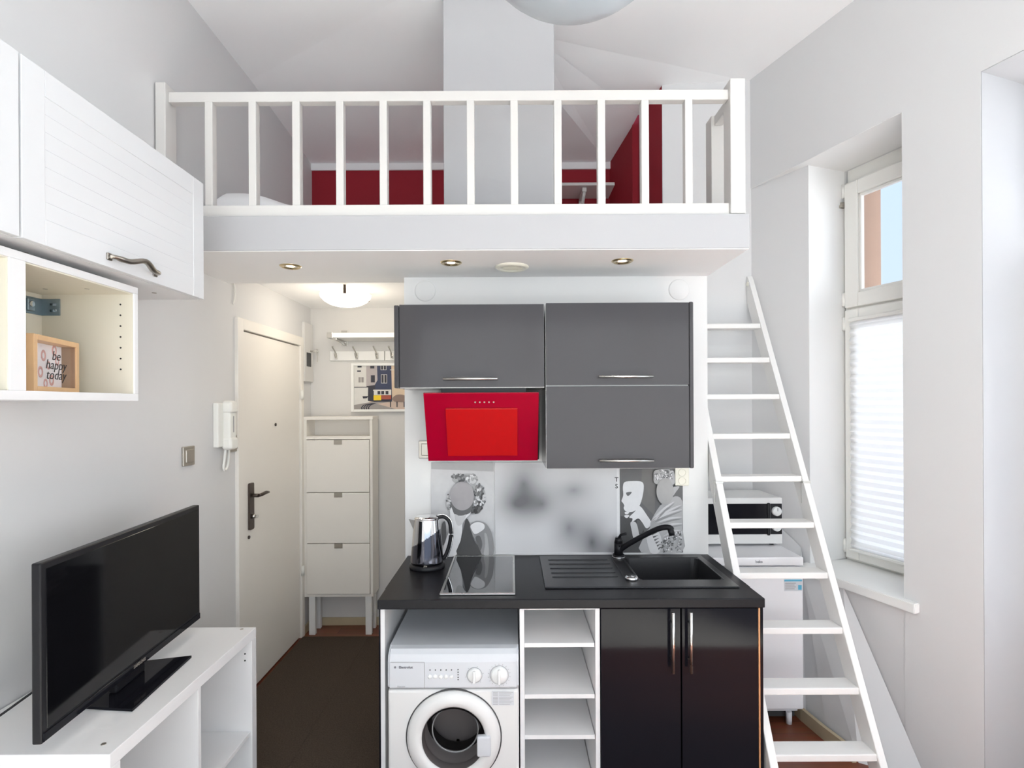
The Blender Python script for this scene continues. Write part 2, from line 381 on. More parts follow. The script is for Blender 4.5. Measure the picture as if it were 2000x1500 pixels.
# ---- window 1 (in the niche)
win = bpy.data.objects.new('window_1', None); COL.objects.link(win); ORG['window_1'] = Vector((0, 0, 0)); win['kind'] = 'structure'
FW = FU @ T((0, 0, -.306))      # x along, y up, z into the room
s0, s1, zb, zt = .350, .905, .725, 2.735
b = MB(FW); fw = .035
b.box((s0, zb, -.06), (s0+fw, zt, .0), .004); b.box((s1-fw, zb, -.06), (s1, zt, 0), .004); b.box((s0, .69, -.06), (s1, zb+fw, -.001), .003); b.box((s0+fw, zt-fw, -.06), (s1-fw, zt, 0), .003)
b.box((s0+fw, 2.03, -.06), (s1-fw, 2.085, -.002), .003); b.box((s0, zt, -.10), (s1, 2.82, -.02))
b.build('window_frame', M['ltblue'], win)
def sash(z0, z1, name):
    a0, a1 = s0+.012, s1-.012; w_ = .075
    b = MB(FW)
    b.box((a0, z0, -.03), (a0+w_, z1, .022), .006); b.box((a1-w_, z0, -.03), (a1, z1, .022), .006)
    b.box((a0+w_, z0, -.03), (a1-w_, z0+w_, .022), .006); b.box((a0+w_, z1-w_, -.03), (a1-w_, z1, .022), .006)
    b.box((a0+w_, z0+w_, -.012), (a0+w_+.014, z1-w_, .010), .003); b.box((a0+w_, z0+w_, -.012), (a1-w_, z0+w_+.014, .010), .003); b.box((a0+w_, z1-w_-.014, -.012), (a1-w_, z1-w_, .010), .003)
    o = b.build(name, M['ltblue'], win)
    MB(FW).box((a0+w_, z0+w_, -.018), (a1-w_, z1-w_, -.014)).build('pane', M['glass'], o)
    return o
su = sash(2.062, zt-.012, 'sash'); sl = sash(zb+.012, 2.052, 'sash')
for zc in (2.69, 2.11, 1.98, .80): MB(FW).cyl((s0+.004, zc-.035, .016), (s0+.004, zc+.035, .016), .009, n=12).build('hinge', M['ltblue'], win)
b = MB(FW); b.cyl((s0+.0, 2.60, .02), (s0, 2.63, .02), .012, n=10); b.box((s0-.01, 2.60, .018), (s0+.012, 2.615, .04), .003); b.build('stay_catch', M['silver'], win)
# pleated blind inside lower sash
b = MB(FW); z0, z1, N = .80, 1.985, 60; a0, a1 = s0+.055, s1-.03
vv = []
for i in range(N+1):
    z = z0+(z1-z0)*i/N; d = .030+(.012 if i % 2 else 0); vv += [(a0, z, d), (a1, z, d)]
b.poly(vv, [(2*i, 2*i+1, 2*i+3, 2*i+2) for i in range(N)])
bl = thing('pleated_blind', U(.6, .28, .80), 'white pleated blind covering the lower window sash beside the ladder', 'blind')
b.build('fabric', M['blind'], bl)
MB(FW).box((a0-.004, z1, .026), (a1, z1+.018, .048), .004).build('top_rail', M['ltblue'], bl)
MB(FW).box((a0-.004, z0-.014, .026), (a1, z0, .048), .004).build('bottom_rail', M['ltblue'], bl)
# outside jamb and outside sill
struct(MB(FP).box((.28, .37, .6), (.385, .525, 2.9)).build('trim_2', M['brownext']))
# thin reveal liners, white at the window, grey at the balcony door
b = MB(FP); b.prism([(.3445, .0545), (.3475, .0545), (.3475, .306), (.3445, .306)], .725, TOP); b.prism([(.0, .0), (.344, .054), (.346, .306), (.905, .306), (.871, .001)], TOP-.003, TOP-.0005); b.prism([(.871, .001), (.905, .30), (.902, .30), (.868, .001)], .725, TOP-.003)
struct(b.build('trim_3', M['lowwall']))
b = MB(FP); b.box((1.164, .001, 0), (1.167, .30, TOP)); b.box((1.167, .001, TOP-.003), (2.25, .30, TOP-.0005)); b.box((2.247, .001, 0), (2.25, .30, TOP-.003))
struct(b.build('trim_4', M['slab']))
# sill
b = MB(FU); b.prism([(.335, .03), (.93, .03), (.93, 0), (.905, -.002), (.905, -.306), (.350, -.306), (.335, -.05)], 0, .042, Matrix.Rotation(-PI/2, 4, 'X') @ Matrix.Scale(1, 4)) if False else None
b = MB(FP); b.prism([(.325, -.032), (.935, -.032), (.935, .0), (.872, .002), (.905, .30), (.350, .306), (.340, .05), (.325, .05)], .683, .725)
bmesh.ops.bevel(b.bm, geom=[e for e in b.bm.edges], offset=.004, segments=2, affect='EDGES')
so = b.build('window_sill', M['white']); so['kind'] = 'structure'
# ---- balcony door in the nearer opening
dr = bpy.data.objects.new('door_2', None); COL.objects.link(dr); ORG['door_2'] = Vector((0, 0, 0)); dr['kind'] = 'structure'
FD = FU @ T((0, 0, -.30))
b = MB(FD); b.box((1.164, .0, -.05), (1.215, 2.80, .0), .003); b.box((2.20, 0, -.05), (2.25, 2.80, 0), .003); b.box((1.215, 2.75, -.05), (2.20, 2.80, 0)); b.box((1.215, 2.05, -.05), (2.20, 2.11, 0)); b.box((1.215, 0, -.05), (2.20, .04, 0))
b.build('door_frame', M['ltblue'], dr)
b = MB(FD); b.box((1.22, .04, -.03), (1.30, 2.05, .02), .004); b.box((2.115, .04, -.03), (2.195, 2.05, .02), .004); b.box((1.30, .04, -.03), (2.115, .70, .02), .004); b.box((1.30, 1.97, -.03), (2.115, 2.05, .02), .004)
lf = b.build('door_leaf', M['ltblue'], dr)
MB(FD).box((1.30, .70, -.012), (2.115, 1.97, -.008)).build('pane', M['glass'], lf)
MB(FD).box((1.215, 2.11, -.012), (2.20, 2.75, -.008)).build('pane', M['glass'], dr)
# rear window frame
wr = bpy.data.objects.new('window_2', None); COL.objects.link(wr); ORG['window_2'] = Vector((0, 0, 0)); wr['kind'] = 'structure'
b = MB()
for x in (-1.15, .18, 1.5, 2.8): b.box((x, -1.72, .35), (x+.05, -1.66, 3.15), .004)
for z in (.35, 3.10): b.box((-1.15, -1.72, z), (2.85, -1.66, z+.05), .004)
b.build('window_frame', M['ltblue'], wr)

# ---- entrance door
dd = bpy.data.objects.new('door_1', None); COL.objects.link(dd); ORG['door_1'] = Vector((0, 0, 0)); dd['kind'] = 'structure'
b = MB(); b.box((LW-.02, 2.80, 0), (LW+.018, 2.862, 2.02), .003); b.box((LW-.02, 3.638, 0), (LW+.018, 3.685, 2.02), .003); b.box((LW-.02, 2.862, 1.962), (LW+.018, 3.638, 2.02), .003)
b.build('door_frame', M['cream'], dd)
leaf = MB().box((LW-.04, 2.866, .012), (LW+.004, 3.634, 1.956), .003).build('door_leaf', M['cream'], dd)
X = leftw(2.925, .887, LW+.004)
h = MB(X).prism(rrect(0, 0, .052, .253, .010), 0, .010).build('handle_plate', M['bronze'], dd); h['label'] = 'dark bronze handle plate'
b = MB(X); b.cyl((.026, .185, .01), (.026, .185, .045), .010, n=16); b.tube([(.026, .185, .045), (.05, .186, .052), (.10, .190, .053), (.135, .186, .050)], [.009, .009, .009, .007], flat=1.2); b.build('lever', M['bronze'], h)
b = MB(X); b.cyl((.026, .072, .01), (.026, .072, .028), .012, n=16); b.box((.018, .064, .028), (.034, .080, .042), .003); b.build('lock_knob', M['steel'], h)
b = MB(leftw(3.267, 1.446, LW+.004)); b.cyl((0, 0, 0), (0, 0, .006), .009, n=20); b.build('peephole', M['bronze'], dd)
b = MB(leftw(2.93, .85, LW+.004)); b.cyl((0, 0, 0), (0, 0, .006), .009, n=20); b.build('lower_keyhole', M['bronze'], dd)
for z in (1.60, .42):
    MB().cyl((LW+.022, 3.640, z), (LW+.022, 3.640, z+.065), .011, n=14).build('hinge', M['cord'], dd)

# ================================================================== LOFT
rl = thing('loft_railing', (-.24, 2.2, 2.325), 'long white wooden balustrade with upright bars along the loft edge', 'railing')
Y0 = 2.19
MB().box((-1.423, 2.172, 2.32), (-1.382, 2.245, 2.858), .003).build('post', M['railw'], rl)
MB().box((.88, 2.172, 2.322), (.94, 2.245, 2.862), .003).build('post', M['railw'], rl)
MB().box((.882, 2.385, 2.322), (.942, 2.455, 2.825), .003).build('post', M['railw'], rl)
MB().box((-1.382, Y0, 2.787), (.88, Y0+.036, 2.828), .003).build('top_rail', M['railw'], rl)
MB().box((-1.382, Y0-.004, 2.321), (.88, Y0+.040, 2.368), .003).build('bottom_rail', M['railw'], rl)
MB().box((.894, 2.245, 2.780), (.930, 2.385, 2.822), .003).build('side_rail', M['railw'], rl)
MB().box((.894, 2.245, 2.322), (.930, 2.385, 2.366), .003).build('side_rail', M['railw'], rl)
for i in range(12):
    x = -1.2355+i*.1763
    MB().box((x, Y0, 2.366), (x+.031, Y0+.036, 2.789), .003).build('baluster', M['railw'], rl)
# mattress and duvet
b = MB(); nx, ny = 30, 20; vv = []
x0, x1, y0, y1 = -1.41, -.93, 2.43, 3.80
def hh(x, y):
    u = (x-x0)/(x1-x0); v = (y-y0)/(y1-y0)
    e = min(1, min(u, 1-u)*9)*min(1, min(v, 1-v)*9)
    return 2.36 + max(0, e)**.35*(.185+.06*math.exp(-((u-.25)/.45)**2-((v-.25)/.25)**2)-.05*u) + .005*math.sin(x*19+y*7)
for j in range(ny+1):
    for i in range(nx+1):
        x = x0+(x1-x0)*i/nx; y = y0+(y1-y0)*j/ny; vv.append((x, y, hh(x, y)))
fs = [(j*(nx+1)+i, j*(nx+1)+i+1, (j+1)*(nx+1)+i+1, (j+1)*(nx+1)+i) for j in range(ny) for i in range(nx)]
mt_ = thing('mattress', (-.9, 3.1, 2.32), 'white bedding on the mattress lying at the left of the loft', 'bed')
MB().box((x0, y0, 2.321), (x1, y1, 2.44), .03, seg=3).build('mattress_core', M['sheet'], mt_)
b.poly(vv, fs, smooth=True); b.build('duvet', M['sheet'], mt_)
# shelf on loft back wall
sh = thing('loft_shelf', (.5, 3.9, 3.02), 'small white shelf on a bracket against the red loft wall', 'shelf')
MB().box((.20, 3.66, 3.035), (.70, 3.898, 3.055), .002).build('board', M['railw'], sh)
b = MB(); b.box((.485, 3.69, 3.005), (.515, 3.89, 3.034), .003); b.box((.485, 3.87, 2.85), (.515, 3.898, 3.02), .003)
b.tube([(.50, 3.70, 3.01), (.50, 3.80, 2.95), (.50, 3.88, 2.86)], .011); b.build('bracket', M['railw'], sh)
# two thin metal rods leaning at the loft's right wall
rd = thing('curtain_rod', (.86, 3.2, 2.33), 'thin metal rod ends standing by the red wall corner on the loft', 'rod')
b = MB(); b.tube([(.838, 3.16, 2.322), (.842, 3.14, 2.50)], .004); b.tube([(.850, 3.12, 2.322), (.846, 3.10, 2.46)], .0035); b.build('rod', M['steel'], rd)
# ceiling vents
def vent(x, y, z, r, label, name='air_vent'):
    t = thing(name, (x, y, z), label, 'vent', None)
    X = down(x, y, z)
    MB(X).lathe([(r*.62, .003), (r*.66, .012), (r*.85, .013), (r, .006), (r, 0), (r*.62, 0)], cap=False).build('ring', M['socket'], t)
    b = MB(X); b.cyl((0, 0, -.004), (0, 0, .001), r*.63, n=32)
    b.build('backing', M['beige'], t)
    b = MB(X)
    for k in range(-3, 4):
        yy = k*r*.17; hw = math.sqrt(max(0, (r*.62)**2-yy*yy))
        b.box((-hw, yy-.002, .0), (hw, yy+.003, .009))
    b.build('louvres', M['beige'], t)
    return t
vent(.003, 2.434, 2.18, .075, 'round cream air vent under the loft between two downlights')
vent(.262, 2.76, 3.428, .062, 'round cream air vent in the ceiling beside the chimney')
# downlights
def downlight(x, y, label):
    t = thing('recessed_downlight', (x, y, 2.18), label, 'downlight', 'recessed downlights under the loft')
    X = down(x, y, 2.18)
    MB(X).lathe([(.026, -.004), (.030, .006), (.040, .008), (.047, .003), (.047, 0), (.026, 0)], cap=False).build('ring', M['brass'], t)
    MB(X).lathe([(0, .002), (.018, .002), (.027, -.002)], cap=False).build('lamp', M['bulb'], t)
    l = bpy.data.lights.new('spot', 'SPOT'); l.energy = 2.2; l.color = (1, .84, .62); l.spot_size = 2.1; l.spot_blend = .9; l.shadow_soft_size = .03
    o = bpy.data.objects.new('downlight_beam', l); COL.objects.link(o); o.location = (x, y, 2.165)
downlight(-.979, 2.407, 'leftmost recessed brass downlight, under the loft near the hall')
downlight(-.262, 2.36, 'recessed brass downlight under the loft just left of the round vent')
downlight(.48, 2.345, 'rightmost recessed downlight, under the loft above the right grey cupboards')
# pendant globe
pg = thing('pendant_lamp', (.124, 1.02, 2.546), 'large blue-grey glass globe pendant hanging at the top of the view', 'lamp')
MB(T((.124, 1.02, 2.546))).lathe([(0, -.225)]+[(.225*math.sin(a*PI/32), -.225*math.cos(a*PI/32)) for a in range(1, 31)]+[(.03, .22), (.03, .235)], n=64).build('lamp_shade', M['pendant'], pg)
MB().cyl((.124, 1.02, 2.76), (.124, 1.02, 2.81), .03, n=24).build('cap', M['white'], pg)
MB().cyl((.124, 1.02, 2.80), (.124, 1.02, 3.40), .004, n=8).build('cable', M['white'], pg)
MB().cyl((.124, 1.02, 3.385), (.124, 1.02, 3.43), .05, n=24).build('ceiling_rose', M['white'], pg)

# ================================================================== HALL
hl = thing('hall_ceiling_lamp', (-.993, 3.25, 2.25), 'lit opal glass bowl lamp on the hall ceiling', 'lamp')
X = down(-.993, 3.25, 2.25)
MB(X).lathe([(.150, .028), (.146, .045), (.125, .068), (.095, .085), (.06, .095), (.025, .099), (0, .10)], cap=False).build('glass_bowl', M['lampg'], hl)
MB(X).cyl((0, 0, 0), (0, 0, .03), .06, n=32).build('base', M['white'], hl)
for k in range(3):
    a = math.radians(75+120*k)
    b = MB(X); b.box((-.006, -.008, 0), (.006, .008, .05), .002, T((.150*math.cos(a), .150*math.sin(a), 0)) @ Matrix.Rotation(a, 4, 'Z')); b.build('clip', M['bronze'], hl)
l = bpy.data.lights.new('hall_bulb', 'POINT'); l.energy = 3.8; l.color = (1, .90, .76); l.shadow_soft_size = .10
o = bpy.data.objects.new('hall_bulb', l); COL.objects.link(o); o.location = (-.993, 3.25, 2.10)
# wall shelf
ws = thing('hall_shelf', (-.9, 3.86, 2.03), 'white wall shelf above the coat hooks in the hall', 'shelf')
MB().box((-1.20, 3.63, 2.013), (-.56, 3.855, 2.045), .003).build('board', M['white'], ws)
b = MB(); b.box((-1.235, 3.62, 2.01), (-1.196, 3.70, 2.048), .003); b.box((-1.20, 3.64, 2.0), (-1.175, 3.858, 2.012), .002); b.box((-1.21, 3.85, 1.980), (-1.165, 3.86, 2.09), .002); b.tube([(-1.19, 3.68, 2.005), (-1.19, 3.78, 1.998), (-1.19, 3.85, 1.988)], .006)
b.build('bracket', M['steel'], ws)
# hook racks
def hooks(x0, x1, n, label):
    t = thing('coat_rack', (x0, 3.86, 1.88), label, 'coat rack', None)
    MB().box((x0, 3.842, 1.876), (x1, 3.858, 1.944), .003).build('board', M['white'], t)
    for i in range(n):
        x = x0+.05+(x1-x0-.1)*i/(n-1) if n > 1 else (x0+x1)/2
        b = MB(); b.tube(smooth([(x, 3.838, 1.905), (x+.002, 3.815, 1.895), (x+.003, 3.795, 1.905), (x+.002, 3.785, 1.925)], 4, False), .005, 8)
        b.tube(smooth([(x, 3.838, 1.915), (x-.006, 3.81, 1.945), (x-.010, 3.80, 1.955), (x-.013, 3.79, 1.966)], 4, False), .0045, 8)
        b.box((x-.010, 3.836, 1.885), (x+.010, 3.842, 1.93), .002); b.lathe([(0, -.007), (.006, -.004), (.007, 0), (.005, .005), (0, .007)], 12, T((x-.013, 3.79, 1.968))); b.build('hook', M['steel'], t)
    return t
hooks(-1.289, -.903, 3, 'white board with three metal coat hooks, left one in the hall')
hooks(-.897, -.515, 3, 'white coat hook board partly hidden behind the grey wall cupboard')
# framed photo print of a yellow tram in a street
pf = thing('framed_picture', (-.9, 3.86, 1.52), 'white framed street photograph with a yellow tram, in the hall', 'picture')
def HP(px_, py_): return ((px_-1000)*3.84/1060, 1.56-(py_-790)*3.84/1060)
fx0, fz1 = HP(686, 708); fx1, fz0 = -.56, HP(0, 803)[1]
b = MB()
for (a, c) in (((fx0, fz0), (fx0+.020, fz1)), ((fx1-.02, fz0), (fx1, fz1)), ((fx0+.02, fz0), (fx1-.02, fz0+.018)), ((fx0+.02, fz1-.018), (fx1-.02, fz1))):
    b.box((a[0], 3.832, a[1]), (c[0], 3.856, c[1]), .002)
b.build('frame', M['white'], pf)
def pm(name, c): 
    if name not in M: M[name] = mat(name, c, .5, var=.06, vscale=40)
    return M[name]
b = MB(); K = [0]
def HQ(u, v): return HP(680+u*120/1636, 700+v*110/1500)
def hpoly(pts, m_):
    K[0] += 1; b.m(m_)
    P = [HQ(*p) for p in pts]; y = 3.846-.00025*K[0]
    b.prism([(p[0], -p[1]) for p in P], 0, .0006, Matrix(((1, 0, 0, 0), (0, 0, -1, y), (0, -1, 0, 0), (0, 0, 0, 1))))
def hrect(x0, y0, x1, y1, m_): hpoly([(x0, y0), (x1, y0), (x1, y1), (x0, y1)], m_)
pw, pd, pnavy, psand, pgrey, pstone, pyel, pred = pm('print_white', (.66, .65, .62)), pm('print_dark', (.035, .035, .05)), pm('print_navy', (.04, .05, .10)), pm('print_sand', (.66, .52, .38)), pm('print_grey', (.30, .28, .27)), pm('print_stone', (.42, .38, .38)), pm('print_yellow', (.80, .56, .02)), pm('print_redbrown', (.35, .08, .05))
hrect(100, 160, 2300, 1380, psand)
hrect(100, 160, 560, 1230, pw); hpoly([(480, 160), (800, 160), (780, 560), (700, 740), (480, 740)], pstone)
hpoly([(770, 160), (1150, 160), (1165, 1140), (680, 1140), (700, 700), (780, 560)], pnavy)
hpoly([(480, 720), (720, 690), (700, 1140), (520, 1110), (530, 760)], pd); hrect(100, 738, 520, 756, pd)
for (x, y, w_, h_, fr) in ((250, 160, 110, 60, 0), (240, 300, 100, 36, 0), (275, 480, 135, 140, 2), (590, 160, 110, 90, 0), (605, 430, 105, 190, 0), (880, 150, 130, 130, 1), (890, 420, 135, 215, 1)):
    if fr == 1: hrect(x-12, y-8, x+w_+12, y+h_+14, pw)
    hrect(x, y, x+w_, y+h_, pgrey if fr == 2 else pd); 
    if fr: hrect(x+w_/2-8, y, x+w_/2+8, y+h_, pw)
hrect(1120, 280, 1270, 300, pw); hpoly([(380, 990), (540, 985), (500, 1040), (400, 1050)], pd)
hpoly([(100, 1230), (340, 1190), (640, 1140), (1160, 1130), (2300, 1120), (2300, 1380), (100, 1380)], pgrey)
hpoly([(760, 1190), (1160, 1140), (2300, 1140), (2300, 1380), (1360, 1360)], pm('print_paving', (.56, .44, .37)))
for k in range(4): hpoly([(360+60*k, 1370), (340+60*k, 1290), (400+60*k, 1220), (640+30*k, 1170), (650+30*k, 1180), (430+60*k, 1230), (375+60*k, 1290), (400+60*k, 1370)], pd)
hrect(670, 815, 1150, 850, pw); hrect(685, 850, 1150, 960, pw)
for x in (785, 885, 1000): hrect(x, 855, x+75, 940, pd)
hrect(680, 965, 880, 1100, pyel); hrect(880, 965, 1150, 1075, pred); hrect(690, 1100, 1150, 1135, pd)
for x in (1120, 1290, 1480): hrect(x, 1130, x+25, 1280, pd)
hpoly(smooth([(1180, 1060), (1260, 970), (1400, 950), (1560, 990), (1650, 1080), (1500, 1140), (1250, 1130)], 4), pm('print_tree', (.25, .18, .15)))
b.build('photo_print', None, pf)
# electric box with key
eb = thing('fuse_box', (LW, 3.76, 1.73), 'narrow white meter box with a dark little window beside the door', 'meter box')
MB().box((LW, 3.69, 1.725), (LW+.022, 3.85, 2.13), .004).build('door', M['hall'], eb)
MB().box((LW+.02, 3.725, 1.83), (LW+.026, 3.80, 1.925), .002).build('window', M['dgrey'], eb)
ky = thing('key_bunch', (LW+.03, 3.79, 1.94), 'small key hanging in the lock of the meter box', 'keys')
b = MB(leftw(3.80, 1.94, LW+.022)); b.cyl((0, 0, 0), (0, 0, .035), .006, n=12); b.lathe([(.012, -.0015), (.012, .0015), (.006, .0015), (.006, -.0015)], 16, T((0, 0, .045)) @ Matrix.Rotation(PI/2, 4, 'Y'), cap=False); b.build('inserted_key', M['steel'], ky)
b = MB(leftw(3.80, 1.94, LW+.022)); b.box((-.006, -.075, .046), (.006, -.02, .049)); b.cyl((0, -.022, .045), (0, -.022, .050), .011, n=16); b.build('hanging_key', M['steel'], ky)

# shoe cabinet
sc = thing('shoe_cabinet', (-1.17, 3.77, 0), 'tall white three-flap shoe cabinet on legs in the hall', 'cabinet')
x0, x1, yf, yb, zb_, zt_ = -1.412, -.948, 3.68, 3.84, .262, 1.484
b = MB(); b.box((x0, yf, zb_), (x0+.018, yb, zt_-.022)); b.box((x1-.018, yf, zb_), (x1, yb, zt_-.022)); b.box((x0-.004, yf-.004, zt_-.022), (x1+.004, yb, zt_), .002); b.box((x0+.018, yf, zb_), (x1-.018, yb, zb_+.018)); b.box((x0+.018, yb-.006, zb_), (x1-.018, yb, zt_-.022)); b.box((x0+.018, yf, 1.330), (x1-.018, yb-.006, 1.350))
b.build('body', M['beige'] if False else M['cream'], sc)
for (za, zc) in ((.972, 1.325), (.628, .968), (.284, .624)):
    f = MB().box((x0+.020, yf-.012, za), (x1-.020, yf+.004, zc), .002).build('flap', M['hall'] if False else M['cream'], sc)
    MB().box((-1.205, yf-.016, zc-.030), (-1.150, yf-.010, zc+.001), .001).build('pull_tab', M['silver'], f)
for (lx, ly) in ((x0+.025, yf+.02), (x1-.055, yf+.02), (x0+.025, yb-.035), (x1-.055, yb-.035)):
    MB().box((lx, ly-.012, 0), (lx+.042, ly+.018, zb_+.001), .002).build('leg', M['lowwall'], sc)
# carpet
b = MB(); b.box((-.965, .4, .0005), (-.512, 3.64, .012), .004); b.box((LW+.02, 2.075, .0005), (-.964, 3.64, .012), .004)
tag(b.build('carpet_runner', M['carpet']), 'dark brown carpet runner leading down the hall', 'carpet')
# intercom
ic = thing('intercom_handset', (LW, 2.66, 1.4), 'white intercom handset with hanging cord on the left wall', 'intercom')
X = leftw(2.59, 1.36, LW)
MB(X).box((0, .0, 0), (.155, .215, .028), .006).build('base', M['cord'], ic)
b = MB(X); b.box((.045, -.015, .022), (.105, .225, .062), .010, seg=3); b.box((.040, .165, .02), (.11, .222, .070), .012, seg=3); b.box((.040, -.012, .02), (.11, .045, .070), .012, seg=3); b.build('handset', M['cord'], ic)
MB(X).box((.073, .07, .061), (.079, .15, .0635), .001).build('earpiece_grille', M['inkg'], ic)
MB(X).tube(smooth([(.06, -.01, .03), (.05, -.06, .03), (.045, -.10, .028), (.065, -.115, .026), (.09, -.09, .025), (.11, -.04, .02), (.12, .0, .015)], 6, False), .006, 8).build('cord', M['cord'], ic)
# wall switches
def switch(X, w_, h_, label, m_):
    t = thing('light_switch', X @ Vector((0, 0, 0)), label, 'light switch', None)
    MB(X).box((0, 0, 0), (w_, h_, .010), .003).build('plate', m_, t)
    MB(X).box((w_*.16, h_*.16, .008), (w_*.84, h_*.84, .016), .003).build('rocker', m_, t)
    return t
switch(leftw(2.345, 1.298, LW), .085, .085, 'silver light switch alone on the left wall above the television', M['silver'])
switch(leftw(2.735, 1.325, LW), .075, .085, 'silver switch half hidden behind the intercom handset', M['silver'])
switch(front(-.452, 2.63, 1.302), .082, .085, 'silver switch on the kitchen wall left of the red hood', M['silver'])
# cable stub near the door head
b = MB(leftw(2.78, 2.18, LW)); b.tube(smooth([(0, .03, .004), (.012, -.02, .008), (.006, -.07, .008), (-.006, -.10, .006)], 5, False), .004, 8)
tag(b.build('wire_stub', M['cord']), 'short loose wire hanging on the wall above the entrance door frame', 'wire')

# ================================================================== LEFT WALL FURNITURE
def lcab(y0, y1, label, handle=True):
    t = thing('wall_cupboard', (LW, y0, 1.941), label, 'cupboard', None)
    z0, z1, xf_ = 1.941, 2.355, -1.10
    b = MB(); b.box((LW+.002, y0, z0), (xf_-.020, y0+.016, z1)); b.box((LW+.002, y1-.016, z0), (xf_-.020, y1, z1)); b.box((LW+.002, y0+.016, z0), (xf_-.020, y1-.016, z0+.016)); b.box((LW+.002, y0+.016, z1-.016), (xf_-.020, y1-.016, z1)); b.box((LW+.002, y0+.016, z0), (LW+.010, y1-.016, z1))
    b.build('body', M['mel'], t)
    X = leftw(y0+.0015, z0, xf_-.019); W, H = y1-y0-.003, z1-z0
    b = MB(X); fr = .062
    b.box((0, 0, 0), (fr, H, .019), .0015); b.box((W-fr, 0, 0), (W, H, .019), .0015); b.box((fr, 0, 0), (W-fr, fr, .019), .0015); b.box((fr, H-fr, 0), (W-fr, H, .019), .0015)
    n = 7
    for k in range(n):
        a = fr+(H-2*fr)*k/n; c = fr+(H-2*fr)*(k+1)/n; b.box((fr-.001, a+.0001, .003), (W-fr+.001, c-.0001, .0178), .0002, seg=1)
    d = b.build('door', M['foil'], t)
    if handle:
        hx0, hx1 = .262, .452
        b = MB(X)
        b.tube(smooth([(hx0, .028, .020), (hx0+.004, .028, .034), (hx0+.045, .026, .046), ((hx0+hx1)/2, .040, .056), (hx1-.045, .026, .046), (hx1-.004, .028, .034), (hx1, .028, .020)], 5, False), [.006]*7+[.0075]*17+[.006]*7, 10, flat=1.3)
        b.box((hx0-.010, .018, .0185), (hx0+.010, .038, .024), .003); b.box((hx1-.010, .018, .0185), (hx1+.010, .038, .024), .003)
        b.build('handle', M['pewter'], d)
    for yy in (y0+.12, y1-.12): MB().cyl((-1.20, yy, z0-.0015), (-1.20, yy, z0+.002), .007, n=14).build('screw_cap', M['pewter'], t)
    return t
lcab(1.219, 1.943, 'white panelled wall cupboard with a bow handle, nearer to the loft')
lcab(.492, 1.216, 'white wall cupboard cut off at the upper left edge')
# open wall unit
ou = thing('open_wall_unit', (LW, 1.3, 1.56), 'white open-front wall unit below the left cupboards', 'shelf unit')
X0, X1 = LW+.002, -1.142
b = MB(); b.box((X0, .60, 1.902), (X1, 1.66, 1.922), .0015); b.box((X0, .60, 1.576), (X1, 1.66, 1.598), .0015)
b.box((X0, 1.643, 1.598), (X1, 1.66, 1.902), .0015); b.box((X0, 1.235, 1.598), (X1, 1.277, 1.902), .0015); b.box((X0, .60, 1.598), (X1, .617, 1.902))
b.build('carcass', M['mel'], ou)
b = MB(); b.box((X0, 1.277, 1.5985), (X0+.008, 1.642, 1.9015)); b.box((X0, .617, 1.5985), (X0+.008, 1.235, 1.9015)); b.box((X0+.008, 1.6405, 1.5985), (X1-.004, 1.6428, 1.9015)); b.box((X0+.008, 1.2775, 1.8985), (X1-.004, 1.6405, 1.9018)); b.box((X0+.008, .62, 1.8985), (X1-.004, 1.2345, 1.9018)); b.box((X0+.008, 1.232, 1.5985), (X1-.004, 1.2348, 1.8985))
b.build('lining', M['beige'], ou)
for k in range(7):
    MB().cyl((-1.182, 1.6398, 1.868-k*.0327+.0), (-1.182, 1.641, 1.868-k*.0327), .0028, n=10).build('peg_hole', M['ink'], ou)
for xx in (-1.34, -1.22): MB().cyl((xx, 1.56, 1.8975), (xx, 1.56, 1.8995), .006, n=12).build('screw_cap', M['silver'], ou)
b = MB(); b.box((X0+.008, 1.565, 1.835), (X0+.012, 1.6405, 1.885), .001); b.box((X0+.008, 1.6365, 1.835), (X0+.065, 1.6405, 1.885), .001); b.box((X0+.012, 1.58, 1.842), (X0+.020, 1.605, 1.878), .002)
b.build('hanging_bracket', M['zinc'], ou)
b = MB(); b.box((X0+.036, 1.6355, 1.865), (X0+.056, 1.6366, 1.872)); b.box((X0+.036, 1.6355, 1.846), (X0+.056, 1.6366, 1.853)); b.build('bracket_slots', M['chrome'], ou)
MB().cyl((X0+.020, 1.592, 1.862), (X0+.024, 1.592, 1.862), .008, n=12).build('bracket_screw', M['chrome'], ou)
# shadow box
sb = thing('box_frame', (-1.25, 1.48, 1.598), 'small light wood box frame reading be happy today in the open unit', 'picture frame')
ang = math.atan2(1.585-1.36, -1.268+1.203)
A = Vector((-1.197, 1.36, 1.5985)); ex = Vector((math.cos(ang), math.sin(ang), 0)); ez = Vector((ex.y, -ex.x, 0))
XB = Matrix(((ex.x, 0, ez.x, A.x), (ex.y, 0, ez.y, A.y), (0, 1, 0, A.z), (0, 0, 0, 1)))
W, H, D = .232, .146, .040
b = MB(XB); b.box((0, 0, -D), (.016, H, 0), .001); b.box((W-.016, 0, -D), (W, H, 0), .001); b.box((.016, 0, -D), (W-.016, .014, 0), .001); b.box((.016, H-.014, -D), (W-.016, H, 0), .001); b.build('frame', M['oak'], sb)
b = MB(XB); b.box((W-.0175, .0145, -D+.004), (W-.0162, H-.0145, -.004)); b.build('inner_side', M['oakd'], sb)
b = MB(XB); b.m(M['paper']).box((.0165, .0145, -D+.001), (W-.0165, H-.0145, -D+.004)); b.m(M['pink'])
